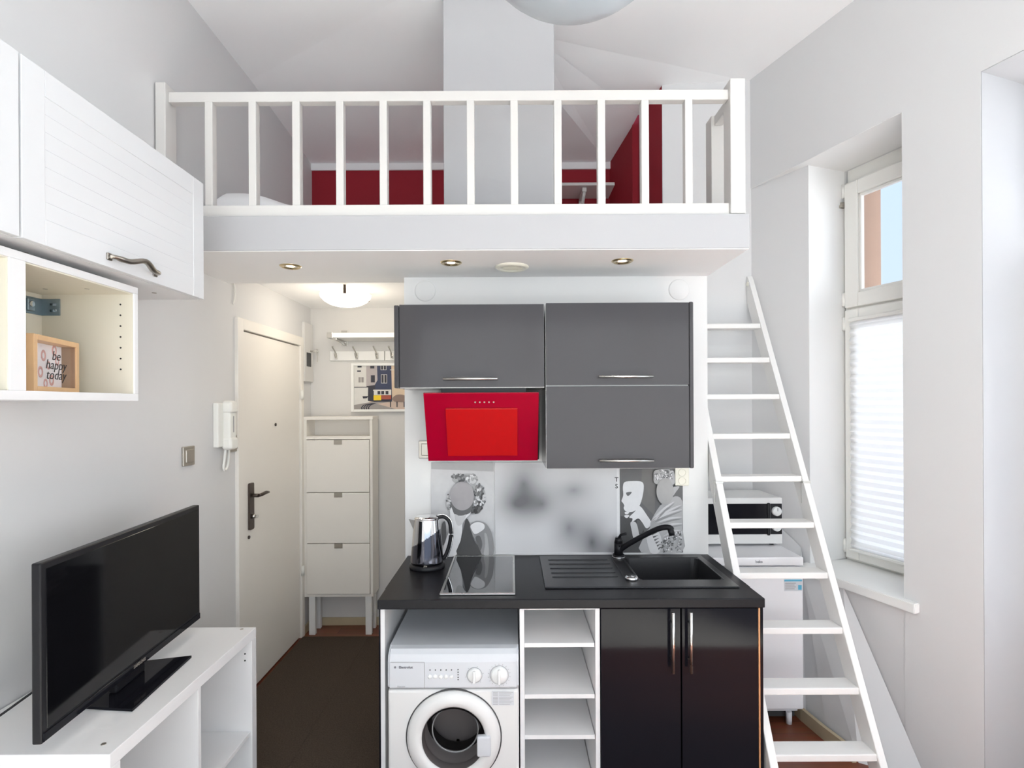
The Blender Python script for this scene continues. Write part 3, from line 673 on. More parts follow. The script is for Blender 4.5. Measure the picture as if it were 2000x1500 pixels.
for (x, y, r) in ((.12, .10, .012), (.175, .118, .012), (.105, .055, .012), (.16, .035, .012), (.19, .090, .010), (.13, .025, .010), (.145, .075, .009)):
    b.lathe([(r, 0), (r, .0008), (r*.55, .0008), (r*.55, 0)], 14, T((x, y, -D+.0041)) @ Matrix.Scale(1.3, 4, (0, 1, 0)), cap=False)
b.build('backing_paper', None, sb)
b = MB(XB); b.box((.0165, .0145, -.008), (W-.0165, H-.0145, -.0065)); gp = b.build('glass', M['pglass'], sb)
b = MB(XB)
for (s_, y) in (('be', .098), ('happy', .073), ('today', .046)): text_mb(b, s_, .036, T((.118, y, -.0062)) @ Matrix.Scale(1.25, 4, (1, 0, 0)), shear=.25, bold=-.0002)
b.build('lettering', M['ink'], gp)
# television
tv = thing('television', (-1.16, 1.64, .72), 'black flat-screen television on a flat stand on the white bench', 'television')
P0 = Vector((-1.105, 1.27, 0)); P1 = Vector((-1.165, 2.02, 0)); ex = (P1-P0).normalized(); ez = Vector((ex.y, -ex.x, 0)); W = (P1-P0).length
XT = Matrix(((ex.x, 0, ez.x, P0.x), (ex.y, 0, ez.y, P0.y), (0, 1, 0, .768), (0, 0, 0, 1)))
H = .425
b = MB(XT); b.box((0, 0, -.022), (W, H, 0), .004, seg=3); b.box((.06, .04, -.05), (W-.06, H-.07, -.02), .012, seg=3); b.build('casing', M['black'], tv)
b = MB(XT); b.box((.016, .030, -.001), (W-.016, H-.016, .0012), .0005, seg=1); b.build('screen', M['screen'], tv)
b = MB(XT); b.box((.004, .004, -.0005), (W-.004, .024, .003), .001); b.build('lower_bezel', M['gblack'], tv)
b = MB(XT); text_mb(b, 'SAMSUNG', .013, T((W/2, .014, .0032)), bold=.0003); b.build('lettering', M['silver'], tv)
b = MB(XT); b.box((W/2-.07, -.041, -.045), (W/2+.07, .05, -.020), .006); b.build('stand_neck', M['black'], tv)
b = MB(XT); b.prism([(W/2-.16, .075), (W/2+.16, .075), (W/2+.125, -.115), (W/2-.125, -.115)], 0, .007, T((0, -.040, 0)) @ Matrix.Rotation(PI/2, 4, 'X') @ Matrix.Scale(1, 4)); 
b.build('stand_base', M['gblack'], tv)
b = MB(); b.tube(smooth([(-1.19, 1.40, .86), (-1.26, 1.30, .80), (-1.33, 1.18, .745), (-1.36, 1.0, .735), (-1.38, .8, .73)], 6, False), .003, 8)
tag(b.build('television_cable', M['black']), 'thin black cable trailing behind the television along the wall', 'cable')
# TV bench
tb = thing('television_bench', (-1.2, 1.68, 0), 'white open-shelf bench under the television', 'bench')
x0, x1, y0, y1, zt_ = -1.424, -.975, 1.31, 2.06, .72
b = MB(); b.box((x0, y0, zt_-.036), (x1, y1, zt_), .0015); b.build('top', M['mel'], tb)
b = MB(); b.box((x0, y1-.036, .0), (x1, y1, zt_-.036), .0015); b.build('side_panel', M['mel'], tb)
b = MB(); b.box((x0, y0, .0), (x1, y0+.036, zt_-.036), .0015); b.build('side_panel', M['mel'], tb)
MB().box((x0+.01, 1.685, .05), (x1-.004, 1.701, zt_-.036), .001).build('divider', M['mel'], tb)
MB().box((x0+.01, 1.701, .330), (x1-.006, y1-.036, .346), .001).build('shelf', M['mel'], tb)
MB().box((x0+.01, y0+.036, .330), (x1-.03, 1.685, .346), .001).build('shelf', M['mel'], tb)
MB().box((x0+.01, y0+.036, .05), (x1-.004, y1-.036, .07), .001).build('base_panel', M['mel'], tb)
MB().box((x0, y0+.036, .05), (x0+.008, y1-.036, zt_-.036)).build('back_panel', M['mel'], tb)
for (x, y) in ((-1.02, 1.35), (-1.02, 2.04), (-1.38, 2.04)): MB().cyl((x, y, zt_-.002), (x, y, zt_+.0012), .006, n=14).build('cam_bolt', M['silver'], tb)
for z in (.635, .61): MB().cyl((-1.0, y1-.0375, z), (-1.0, y1-.0355, z), .003, n=10).build('peg_hole', M['ink'], tb)
# near part of the bench run (cut by the left edge)
b = MB(); b.tube(smooth([(-1.36, 1.18, .66), (-1.33, 1.22, .69), (-1.28, 1.24, .695), (-1.245, 1.25, .67), (-1.24, 1.25, .6)], 5, False), .009, 8)
tag(b.build('white_cable', M['cord']), 'white cable end at the lower left corner beside the bench', 'cable')

# ================================================================== KITCHEN
KY = 2.63
# worktop
b = MB(); sx0, sx1, sy0, sy1 = .150, .885, 2.165, 2.58
za, zb_ = .794, .830
b.box((-.508, 2.03, za), (.944, sy0, zb_), .004); b.box((-.508, sy0-.005, za), (sx0, KY-.001, zb_)); b.box((sx1, sy0-.005, za), (.944, KY-.001, zb_)); b.box((sx0-.001, sy1, za), (sx1+.001, KY-.001, zb_))
tag(b.build('worktop', M['wtop']), 'black kitchen worktop carrying hob and sink', 'worktop')
# side panel left of washing machine
sp_ = thing('end_panel', (-.49, 2.3, 0), 'thin side panel with black edge left of the washing machine', 'panel')
MB().box((-.506, 2.045, 0), (-.500, 2.62, .794)).build('black_face', M['gblack'], sp_)
MB().box((-.500, 2.047, 0), (-.484, 2.62, .794)).build('white_face', M['mel'], sp_)
# washing machine
wm = thing('washing_machine', (-.222, 2.26, 0), 'white compact front-loading washing machine under the worktop', 'washing machine')
x0, x1, yf = -.4665, .020, 2.01
MB().box((x0, yf+.003, .015), (x1, 2.50, .503), .010, seg=3).build('body', M['app'], wm)
prof = [(yf+.004, .509), (yf, .515), (yf+.002, .605), (yf+.010, .632), (yf+.026, .646), (yf+.05, .650), (2.50, .650), (2.50, .509)]
b = MB(); b.prism(prof, x0, x1, Matrix(((0, 0, 1, 0), (1, 0, 0, 0), (0, 1, 0, 0), (0, 0, 0, 1))))
bmesh.ops.bevel(b.bm, geom=[e for e in b.bm.edges if e.calc_length() < .2], offset=.008, segments=3, affect='EDGES')
for f in b.bm.faces: f.smooth = False
cp = b.build('control_panel', M['app2'], wm)
F = front(0, yf+.0005, 0)
def wp(p, q): return ((p-1000)*2.01/1060, 1.56-(q-790)*2.01/1060)
b = MB(F)
x, z = wp(787, 1302.5); text_mb(b, 'Electrolux', .0125, T((x+.006, z, .0006)), bold=.0004); b.cyl((x-.034, z, 0), (x-.034, z, .001), .004, n=12)
x, z = wp(781, 1340); text_mb(b, 'Electrolux', .007, T((x, z, .0006))); 
for (p, q) in ((886, 1340), ): pass
b.build('lettering', M['inkg'], cp)
b = MB(F); 
(xa, za_), (xb, zb2) = wp(826, 1293), wp(826.8, 1343); b.box((xa, zb2, 0), (xb, za_, .0006)); (xa, za_), (xb, zb2) = wp(760, 1292.4), wp(826, 1293.0); b.box((xa, zb2, 0), (xb, za_, .0006)); b.build('panel_line', M['grey'], cp)
for i in range(5):
    x, z = wp(836.8+10.5*i, 1321); MB(F).lathe([(0, .004), (.0055, .0045), (.0075, .002), (.0078, -.001)], 20, T((x, z, 0)), cap=False).build('button', M['knobw'], cp)
    MB(F).cyl((x+.001, wp(0, 1308)[1], -.0005), (x+.001, wp(0, 1308)[1], .001), .0021, n=10).build('indicator', M['ink'], cp)
for q in (1307.5, 1312.5, 1317.5, 1322.5, 1327):
    x, z = wp(892, q); MB(F).cyl((x, z, -.0005), (x, z, .001), .0021, n=10).build('indicator', M['ink'], cp)
for (p, q, r, nt_, txt) in ((924, 1318.5, .0265, 6, 0), (972.5, 1318.5, .032, 18, 1)):
    x, z = wp(p, q); X = F @ T((x, z, 0))
    k = MB(X).lathe([(0, .010), (r*.80, .010), (r*.9, .007), (r, .001), (r, -.001)], 40, cap=False).build('dial', M['knobw'], cp)
    MB(X).box((-.005, -r*.82, .008), (.005, r*.82, .022), .003).build('grip', M['knobw'], k)
    b = MB(X); 
    for i in range(nt_):
        a = 2*PI*i/nt_+.2; b.box((r*1.18, -.0006, 0), (r*1.32, .0006, .0006), 0, Matrix.Rotation(a, 4, 'Z'))
    b.lathe([(r*1.06, 0), (r*1.06, .0006), (r*1.10, .0006), (r*1.10, 0)], 40, cap=False); b.build('scale_marks', M['grey'], cp)
b = MB(F); (xa, za_), (xb, zb2) = wp(958, 1350.5), wp(1001, 1377.5); b.box((xa, zb2, -.0005), (xb, za_, .0004)); stk = b.build('instruction_sticker', M['app2'], wm)
b = MB(F)
for i in range(9):
    zz = za_-.004-i*.0053; b.box((xa+.004, zz-.0012, .0004), (xa+.004+.018, zz+.0004, .0008)); b.box((xa+.026, zz-.0010, .0004), (xb-.003-.006*(i % 3), zz+.0002, .0008))
b.build('print_lines', M['grey'], stk)
cx_, cz_ = -.2215, .3285; X = front(cx_, yf+.003, cz_)
MB(X).lathe([(.178, -.004), (.178, .002), (.174, .002), (.174, -.004)], 72, cap=False).build('door_gasket', M['dgrey'], wm)
dr_ = MB(X).lathe([(.173, -.003), (.172, .010), (.160, .020), (.140, .025), (.124, .022), (.116, .012), (.112, -.01), (.112, -.02)], 72, cap=False).build('door_ring', M['app'], wm)
MB(X).lathe([(.117, .014), (.112, .016), (.108, .004), (.104, -.03), (.09, -.065), (.07, -.08), (0, -.085)], 64, cap=False).build('door_glass', M['sglass'], dr_)
# inner drum
b = MB(X); b.lathe([(.118, .001), (.118, -.10), (.110, -.11), (.100, -.13), (.104, -.14), (.15, -.15), (.15, -.34), (0, -.35)], 64, cap=False); b.build('drum', M['dgrey'], wm)
b = MB(X)
for a in (.6, 2.7, 4.7): b.box((.10, -.012, -.30), (.145, .012, -.16), .006, Matrix.Rotation(a, 4, 'Z'))
b.build('drum_paddles', M['grey'], wm)
b = MB(X); b.lathe([(.089, -.046), (.089, -.050), (.085, -.052), (.084, -.048)], 64, cap=False); b.build('glass_rim', M['grey'], dr_)
hx, hz = wp(943, 1449); b = MB(front(hx, yf+.003, hz)); b.box((-.026, -.037, .012), (.024, .037, .034), .006, seg=3); b.build('door_handle', M['app2'], dr_)
# body front hole: dark disc behind the glass is the drum; cut by boolean on the body
cut = MB(X).cyl((0, 0, -.16), (0, 0, .1), .116, n=64).build('cutter', None)
body = [o for o in wm.children if o.name.startswith('body')][0]
bpy.context.view_layer.update()
md = body.modifiers.new('b', 'BOOLEAN'); md.object = cut; md.solver = 'EXACT'
# deep hole for the drum
dg = bpy.context.evaluated_depsgraph_get(); me = bpy.data.meshes.new_from_object(body.evaluated_get(dg)); body.modifiers.clear(); body.data = me
bpy.data.objects.remove(cut)

# open shelf unit
ss = thing('open_base_unit', (.17, 2.3, 0), 'narrow white open shelf unit between washing machine and black doors', 'shelf unit')
x0, x1, yf = .025, .327, 2.048
MB().box((x0, yf, 0), (x0+.017, 2.60, .794), .0008).build('side_panel', M['mel'], ss)
MB().box((x1-.017, yf, 0), (x1, 2.60, .794), .0008).build('side_panel', M['mel'], ss)
MB().box((x0+.017, yf+.002, .784), (x1-.017, 2.60, .794)).build('top_rail', M['mel'], ss)
MB().box((x0+.017, 2.585, 0), (x1-.017, 2.60, .784)).build('back_panel', M['mel'], ss)
for z in (.657, .463, .309, .10):
    MB().box((x0+.0175, yf+.004, z-.016), (x1-.020, 2.584, z), .0006).build('shelf', M['mel'], ss)
# black base cabinet
bc = thing('sink_base_unit', (.63, 2.3, 0), 'base unit with two glossy black doors under the sink', 'cabinet')
MB().box((.3285, 2.062, .0), (.9285, 2.60, .12)).box((.3285, 2.062, .12), (.345, 2.60, .794)).box((.914, 2.062, .12), (.9285, 2.60, .794)).box((.345, 2.585, .12), (.914, 2.60, .794)).build('body', M['black'], bc)
MB().box((.9295, 2.046, 0), (.9425, 2.615, .793)).build('side_panel', M['gblack'], bc)
MB().box((.9225, 2.040, .09), (.9285, 2.060, .790)).build('edge_strip', M['copper'], bc)
for (a, c, hx) in ((.3295, .6295, .594), (.6345, .921, .660)):
    d = MB().box((a, 2.040, .09), (c, 2.058, .790), .0015).build('door', M['gblack'], bc)
    b = MB(); b.cyl((hx, 2.012, .560), (hx, 2.012, .786), .006, n=14); b.cyl((hx, 2.012, .605), (hx, 2.041, .605), .004, n=10); b.cyl((hx, 2.012, .740), (hx, 2.041, .740), .004, n=10); b.build('bar_handle', M['steel'], d)
# hob
hb = thing('hob', (-.14, 2.33, .83), 'two-ring black glass hob in a steel frame on the worktop', 'hob')
x0, x1, y0, y1 = -.281, .009, 2.075, 2.60
MB().box((x0+.010, y0+.014, .8305), (x1-.010, y1-.008, .8365), .001).build('glass_plate', M['hobg'], hb)
b = MB(); b.box((x0, y0, .8305), (x1, y0+.014, .8375), .002); b.box((x0, y1-.008, .8305), (x1, y1, .8375), .002); b.box((x0, y0+.014, .8305), (x0+.010, y1-.008, .8375), .002); b.box((x1-.010, y0+.014, .8305), (x1, y1-.008, .8375), .002); b.build('frame', M['steel'], hb)
# sink
sk_ = thing('sink', (.5, 2.37, .83), 'black composite sink with ribbed drainer set in the worktop', 'sink')
x0, x1, y0, y1 = .127, .898, 2.145, 2.598; bx0, bx1, by0, by1 = .525, .868, 2.235, 2.555
zt_ = .8365
b = MB()
b.box((x0, y0, .8303), (bx0, y1, zt_), .004); b.box((bx1, y0, .8303), (x1, y1, zt_), .004); b.box((bx0-.006, y0, .8303), (bx1+.006, by0, zt_), .004); b.box((bx0-.006, by1, .8303), (bx1+.006, y1, zt_), .004)
b.build('rim', M['sink'], sk_)
out = rrect(bx0-.006, by0-.006, bx1+.006, by1+.006, .03); top = rrect(bx0, by0, bx1, by1, .03); low = rrect(bx0+.018, by0+.018, bx1-.018, by1-.018, .03)
n = len(top); vv = [(p[0], p[1], .8350) for p in out]+[(p[0], p[1], .833) for p in top]+[(p[0], p[1], .66) for p in low]
fs = [(i, (i+1) % n, n+(i+1) % n, n+i) for i in range(n)]+[(n+i, n+(i+1) % n, 2*n+(i+1) % n, 2*n+i) for i in range(n)]+[tuple(range(2*n, 3*n))]
b = MB(); b.poly(vv, fs); b.build('basin', M['sink'], sk_)
b = MB()
for k, y in enumerate((2.52, 2.455, 2.39, 2.325, 2.27)): b.box((.165, y, .8360), (.44, y+.005, .8395), .001)
b.build('drainer_ribs', M['sink'], sk_)
b = MB(); b.box((.462, 2.24, .8365), (.466, 2.55, .8405), .001); b.box((.512, 2.24, .8365), (.516, 2.55, .8405), .001); b.build('ledge_ridges', M['sink'], sk_)
MB(T((.698, 2.395, .6605))).lathe([(.045, 0), (.043, .003), (.03, .002), (0, .001)], 32).build('drain', M['steel'], sk_)
MB(T((.489, 2.235, .8365))).lathe([(.027, 0), (.027, .010), (.022, .015), (.012, .014), (0, .016)], 32).build('waste_knob', M['chrome'], sk_)
# tap
tp_ = thing('kitchen_tap', (.50, 2.56, .8365), 'black mixer tap with a long slanting spout behind the sink', 'tap')
b = MB(); b.cyl((.500, 2.565, .8366), (.500, 2.565, .850), .027, n=28); b.cyl((.500, 2.565, .85), (.500, 2.565, .905), .021, .019, n=28); b.build('tap_body', M['black'], tp_)
MB().cyl((.500, 2.565, .8365), (.500, 2.565, .842), .031, n=28).build('base_ring', M['chrome'], tp_)
b = MB(); b.tube(smooth([(.502, 2.56, .868), (.54, 2.535, .905), (.61, 2.49, .960), (.665, 2.45, .998), (.70, 2.43, 1.006), (.712, 2.425, .996)], 5, False), .0125, 14); b.cyl((.705, 2.428, 1.004), (.712, 2.425, .972), .014, .013, n=18); b.build('spout', M['black'], tp_)
b = MB(); b.cyl((.500, 2.565, .905), (.500, 2.565, .930), .020, .014, n=24); b.tube([(.500, 2.565, .925), (.508, 2.55, .945), (.530, 2.53, .955)], .006, 10); b.build('lever', M['black'], tp_)
MB().cyl((.500, 2.5435, .893), (.500, 2.548, .893), .004, n=12).build('temperature_dot', M['chrome'], tp_)
# kettle
kt = thing('electric_kettle', (-.385, 2.44, .83), 'chrome and black electric kettle on the left end of the worktop', 'kettle')
KX, KYY = -.385, 2.44; X = T((KX, KYY, .831))
MB(X).lathe([(.078, 0), (.080, .006), (.078, .018), (.066, .022)], 48).build('power_base', M['black'], kt)
prof = [(.072, .022), (.0735, .03)]+[(.0735-.0175*(h/.19)**1.1, .03+h) for h in [i*.19/40 for i in range(1, 41)]]
b = MB(X); b.m(M['chrome']); b.lathe(prof, 72); b.m(M['dchrome']); i1 = b.mi
for f in b.bm.faces:
    c = f.calc_center_median(); xx = c.x-KX; zz = c.z-.831
    if len(f.verts) == 4 and zz < .137+xx*.62: f.material_index = i1
b.build('kettle_body', None, kt)
MB(X).lathe([(.056, .220), (.054, .226), (.035, .231), (0, .233)], 40).build('lid', M['chrome'], kt)
b = MB(X); b.poly([(-.050, -.022, .215), (-.050, .022, .215), (-.082, 0, .216), (-.056, -.012, .165), (-.056, .012, .165)], [(0, 2, 3), (1, 4, 2), (2, 4, 3), (0, 1, 2), (0, 3, 4, 1)]); b.build('spout', M['chrome'], kt)
b = MB(X); b.tube(smooth([(.044, 0, .222), (.075, 0, .226), (.100, 0, .205), (.108, 0, .160), (.102, 0, .105), (.085, 0, .055), (.070, 0, .038)], 6, False), .009, 12, flat=1.0)
h = b.build('handle', M['black'], kt)
b = MB(X); b.tube(smooth([(.046, 0, .2315), (.077, 0, .2355), (.108, 0, .210), (.1165, 0, .160), (.110, 0, .102), (.092, 0, .050), (.076, 0, .033)], 6, False), .0035, 8); b.build('handle_trim', M['chrome'], h)
b = MB(front(KX, KYY-.0735, .855)); text_mb(b, 'JTM', .009, T((.004, 0, .001)), bold=.0003); b.build('lettering', M['silver'], kt)

# splashback prints
PY = 2.6295
def SP(p, q): return ((p-1000)*2.62/1060, 1.56-(q-790)*2.62/1060)
def print_panel(name, label, p0, q0, p1, q1, edge, extra=None):
    (xa, zt1), (xb, zb1) = SP(p0, q0), SP(p1, q1)
    t = thing(name, (xa, PY, zb1), label, 'picture panel', None)
    MB().box((xa, PY-.007, zb1), (xb, PY-.0005, zt1)).build('board', edge, t)
    return t, (xa, xb, zb1, zt1)
class Art:
    def __init__(s, y): s.b = MB(); s.k = 0; s.y = y
    def P(s, pts, m_):
        s.k += 1; s.b.m(m_); y = s.y-.00008*s.k
        P = [SP(*p) for p in pts]
        s.b.prism([(p[0], -p[1]) for p in P], 0, .0004, Matrix(((1, 0, 0, 0), (0, 0, -1, y), (0, -1, 0, 0), (0, 0, 0, 1))))
g = {k: pm('print_tone_%s' % k, (v, v, v*1.01)) for k, v in {'black': .03, 'charcoal': .06, 'dark': .12, 'mid': .26, 'soft': .40, 'pale': .58, 'white': .74}.items()}
prA, RA = print_panel('splashback_panel', 'grey print of a curly-haired faceless figure in a dark dress, behind the kettle', 841, 903, 964, 1082, g['pale'])
a = Art(PY-.0072)
def q1(u, v): return (780+u/7.145, 900+v/7.145)
def A1(pts, m_, sm=5): a.P(smooth([q1(*p) for p in pts], sm) if sm else [q1(*p) for p in pts], m_)
A1([(440, 15), (1312, 15), (1312, 1296), (440, 1296)], g['pale'], 0)
A1([(440, 15), (1312, 15), (1312, 150), (440, 110)], g['soft'], 0)
rr = random.Random(3)
def curls(cx, cy, rx, ry, n, tones, s_=(22, 42)):
    for i in range(n):
        an = rr.random()*2*PI; d = math.sqrt(rr.random()); x = cx+rx*d*math.cos(an); y = cy+ry*d*math.sin(an); r = rr.uniform(*s_)
        c = q1(x, y); a.P(ell(c[0], c[1], r/7.145, r*.62/7.145, 12, rr.random()*3), g[rr.choice(tones)])
A1([(740, 250), (830, 190), (1000, 180), (1090, 260), (1060, 340), (1180, 400), (1190, 560), (1130, 700), (1060, 740), (960, 700), (1000, 330), (780, 310)], g['soft'])
curls(830, 235, 100, 45, 26, ['dark', 'mid', 'dark', 'soft']); curls(1000, 240, 80, 60, 26, ['pale', 'white', 'soft', 'mid'])
curls(1110, 500, 75, 170, 90, ['dark', 'mid', 'charcoal', 'pale', 'white', 'mid'], (16, 32)); curls(1050, 680, 80, 45, 26, ['charcoal', 'dark', 'black'])
curls(690, 560, 28, 140, 34, ['mid', 'dark', 'soft', 'pale'], (12, 24))
A1([(720, 640), (960, 640), (990, 720), (880, 850), (870, 980), (790, 1296), (600, 1296), (640, 1100), (710, 900)], g['white'])
A1([(715, 560), (860, 600), (1010, 560), (1000, 690), (940, 735), (850, 755), (770, 735), (735, 660)], g['dark'])
A1([(770, 735), (850, 765), (930, 740), (870, 870), (800, 880)], g['pale'])
A1([(930, 790), (990, 900), (1010, 1040), (1090, 1190), (1140, 1296), (800, 1296), (850, 1100), (885, 960)], g['charcoal'], 3)
A1([(590, 870), (640, 840), (650, 1060), (600, 1170), (580, 1050)], g['dark'], 3)
A1([(985, 880), (1080, 835), (1190, 860), (1260, 950), (1300, 1080), (1300, 1296), (1150, 1296), (1110, 1180), (1050, 1090), (1000, 980)], g['mid'], 4)
A1([(990, 890), (1080, 842), (1170, 870), (1180, 930), (1120, 980), (1050, 1010), (1010, 960)], g['white'], 4)
A1([(1060, 1050), (1120, 1040), (1150, 1150), (1120, 1240), (1080, 1150)], g['dark'], 4)
A1([(1180, 1000), (1220, 1040), (1240, 1296), (1170, 1296), (1190, 1150)], g['soft'], 4)
c = q1(875, 480); a.P(ell(c[0], c[1], 165/7.145, 200/7.145, 40), pm('print_face_grey', (.34, .325, .335)))
a.b.build('printed_image', None, prA)
prB, RB = print_panel('splashback_panel', 'wide blurred grey print in the middle of the splashback above hob and sink', 966, 903, 1209.5, 1082, g['white'])
(xa, zt1), (xb, zb1) = SP(966.5, 903), SP(1204, 1080)
b = MB(); b.m(M['blur']).box((xa, PY-.0082, zb1), (xb, PY-.0071, zt1)); b.m(M['ink'])
for (s_, q) in (('T', 938), ('S', 951)):
    x, z = SP(1203.5, q); text_mb(b, s_, .030, front(x, PY-.0086, z), bold=.0004)
b.build('printed_image', None, prB)
prC, RC = print_panel('splashback_panel', 'dark print of a faceless figure in a shawl holding a white mask, behind the tap', 1211, 903, 1333, 1081, g['dark'])
a = Art(PY-.0072)
def q2(u, v): return (1190+u/7.894, 900+v/7.894)
def A2(pts, m_, sm=4): a.P(smooth([q2(*p) for p in pts], sm) if sm else [q2(*p) for p in pts], m_)
A2([(168, 30), (1125, 30), (1125, 1420), (168, 1420)], g['dark'], 0)
A2([(168, 860), (470, 900), (620, 1420), (168, 1420)], g['charcoal'], 0)
A2([(500, 140), (720, 140), (690, 860), (480, 640)], pm('print_warm_dark', (.15, .145, .14)), 0)
A2([(230, 340), (350, 322), (480, 330), (525, 380), (515, 520), (470, 680), (400, 770), (330, 800), (250, 790), (215, 740), (225, 700), (205, 660), (182, 625), (210, 540), (205, 420)], g['white'], 4)
A2([(255, 500), (340, 490), (310, 535), (275, 550)], g['dark'], 3)
A2([(410, 700), (480, 720), (560, 830), (640, 960), (620, 1020), (560, 1050), (500, 960), (440, 900), (370, 940), (340, 960), (350, 900), (300, 880), (380, 800), (400, 770)], g['white'], 4)
A2([(235, 800), (300, 800), (280, 830), (240, 830)], g['white']); A2([(230, 850), (300, 850), (270, 890), (235, 880)], g['white'])
A2([(320, 960), (400, 960), (440, 1080), (450, 1200), (370, 1210), (340, 1100)], g['pale'])
A2([(420, 930), (480, 950), (520, 1050), (480, 1130), (440, 1080)], g['dark'])
A2([(640, 930), (780, 700), (900, 640), (1010, 560), (1120, 640), (1120, 1060), (1110, 1420), (480, 1420), (520, 1200), (560, 1150), (620, 1030)], g['soft'], 3)
for (x0_, y0_, x1_, y1_) in ((650, 920, 1000, 640), (660, 940, 1110, 690), (690, 930, 1120, 760), (720, 970, 1120, 880), (740, 1060, 1120, 980), (820, 1180, 1100, 1080), (700, 900, 900, 700)):
    dx = 14; A2([(x0_, y0_), ((x0_+x1_)/2, (y0_+y1_)/2-40), (x1_, y1_), ((x0_+x1_)/2+dx, (y0_+y1_)/2-10)], g['pale']); A2([(x0_+20, y0_+24), ((x0_+x1_)/2+20, (y0_+y1_)/2-2), (x1_, y1_+26), ((x0_+x1_)/2+dx+20, (y0_+y1_)/2+20)], g['mid'])
A2([(560, 1100), (720, 1080), (800, 1240), (760, 1420), (620, 1420)], g['pale'], 3)
for i in range(6): A2([(640+20*i, 1130+45*i), (740+10*i, 1110+45*i), (650+20*i, 1160+45*i)], g['dark'], 0)
for i in range(150):
    x = rr.uniform(780, 1100); y = rr.uniform(1080, 1415)
    if x+y*.9 > 1900:
        c = q2(x, y); a.P(ell(c[0], c[1], rr.uniform(1, 2.6), rr.uniform(.7, 1.6), 7, rr.random()*3), g[rr.choice(['white', 'charcoal', 'mid', 'pale', 'dark'])])
A2([(700, 150), (950, 150), (1000, 300), (950, 380), (700, 360), (670, 250)], g['soft'])
for i in range(46):
    c = q2(rr.uniform(690, 980), rr.uniform(150, 300)); a.P(ell(c[0], c[1], rr.uniform(2, 4.5), rr.uniform(.8, 1.6), 9, rr.random()*3), g[rr.choice(['white', 'mid', 'dark', 'pale'])])
A2([(960, 420), (1060, 400), (1010, 480), (960, 540)], g['soft'])
c = q2(840, 475); a.P(ell(c[0], c[1], 132/7.894, 205/7.894, 40), pm('print_face_pale', (.36, .355, .35)))
a.b.build('printed_image', None, prC)
# double socket
dsk = thing('double_socket', (.85, PY, 1.17), 'ivory double wall socket at the right end of the splashback', 'socket')
X = front(.783, PY-.0075, 1.165)
MB(X).box((0, 0, 0), (.068, .088, .012), .004).build('plate', M['socket'], dsk)
for zz in (.024, .064):
    o = MB(X).lathe([(.019, .011), (.019, .015), (.016, .016), (.015, .006), (0, .006)], 28, T((.034, zz, 0)), cap=False).build('socket_well', M['socket'], dsk)
    b = MB(X); b.cyl((.026, zz, .006), (.026, zz, .0075), .0025, n=8); b.cyl((.042, zz, .006), (.042, zz, .0075), .0025, n=8); b.build('pin_holes', M['ink'], o)
# round cover discs high on the wall
for (x, lab) in ((-.418, 'round white cover disc on the wall above the left grey cupboard'), (.812, 'round white cover disc on the wall above the right grey cupboard')):
    t = thing('vent_cover', (x, KY, 2.11), lab, 'cover')
    MB(front(x, KY-.0003, 2.112)).lathe([(0, .005), (.046, .005), (.050, .003), (.051, 0)], 40, cap=False).build('disc', M['lowwall'], t)

# upper cupboards
def ucab(name, x0, x1, z0, z1, label, ndoor, left_panel, right_panel):
    t = thing(name, (x0, KY, z0), label, 'cupboard', None)
    yb, yf = KY-.002, 2.30
    b = MB(); b.box((x0+.001, yf, z0), (x0+.017, yb, z1)); b.box((x1-.017, yf, z0), (x1-.001, yb, z1)); b.box((x0+.017, yf, z0), (x1-.017, yb, z0+.016)); b.box((x0+.017, yf, z1-.016), (x1-.017, yb, z1)); b.box((x0+.017, yb-.01, z0), (x1-.017, yb, z1))
    b.build('body', M['mel'] if False else M['ggrey'], t)
    hgt = (z1-z0)/ndoor
    for k in range(ndoor):
        a, c = z0+hgt*k+.0025, z0+hgt*(k+1)-.0025
        d = MB().box((x0+.002, yf-.020, a), (x1-.002, yf-.002, c), .0015).build('door', M['ggrey'], t)
        xc = (x0+x1)/2+(-.005 if ndoor == 1 else .03); zc = a+.034
        b = MB(); b.cyl((xc-.113, yf-.046, zc), (xc+.113, yf-.046, zc), .0055, n=12); b.cyl((xc-.08, yf-.046, zc), (xc-.08, yf-.019, zc), .0035, n=8); b.cyl((xc+.08, yf-.046, zc), (xc+.08, yf-.019, zc), .0035, n=8); b.build('bar_handle', M['steel'], d)
    if left_panel: MB().box((x0-.021, yf-.018, z0), (x0-.001, yb, z1-.004), .004, seg=3).build('side_panel', M['ggrey'], t)
    if right_panel: MB().box((x1+.001, yf-.016, z0), (x1+.019, yb, z1+.002), .006, seg=3).build('side_panel', M['gblack'] if False else M['ggrey'], t)
    MB().box((x0+.0005, yf-.0018, z0-.0003), (x1-.0005, yf+.0002, z1+.0003)).build('white_edge', M['white'], t)
    return t
ucab('wall_cupboard', -.474, .1375, 1.631, 1.984, 'glossy grey wall cupboard above the red hood', 1, True, False)
ucab('wall_cupboard', .1425, .747, 1.287, 1.988, 'taller glossy grey wall cupboard with two flap doors, right of the red hood', 2, False, True)
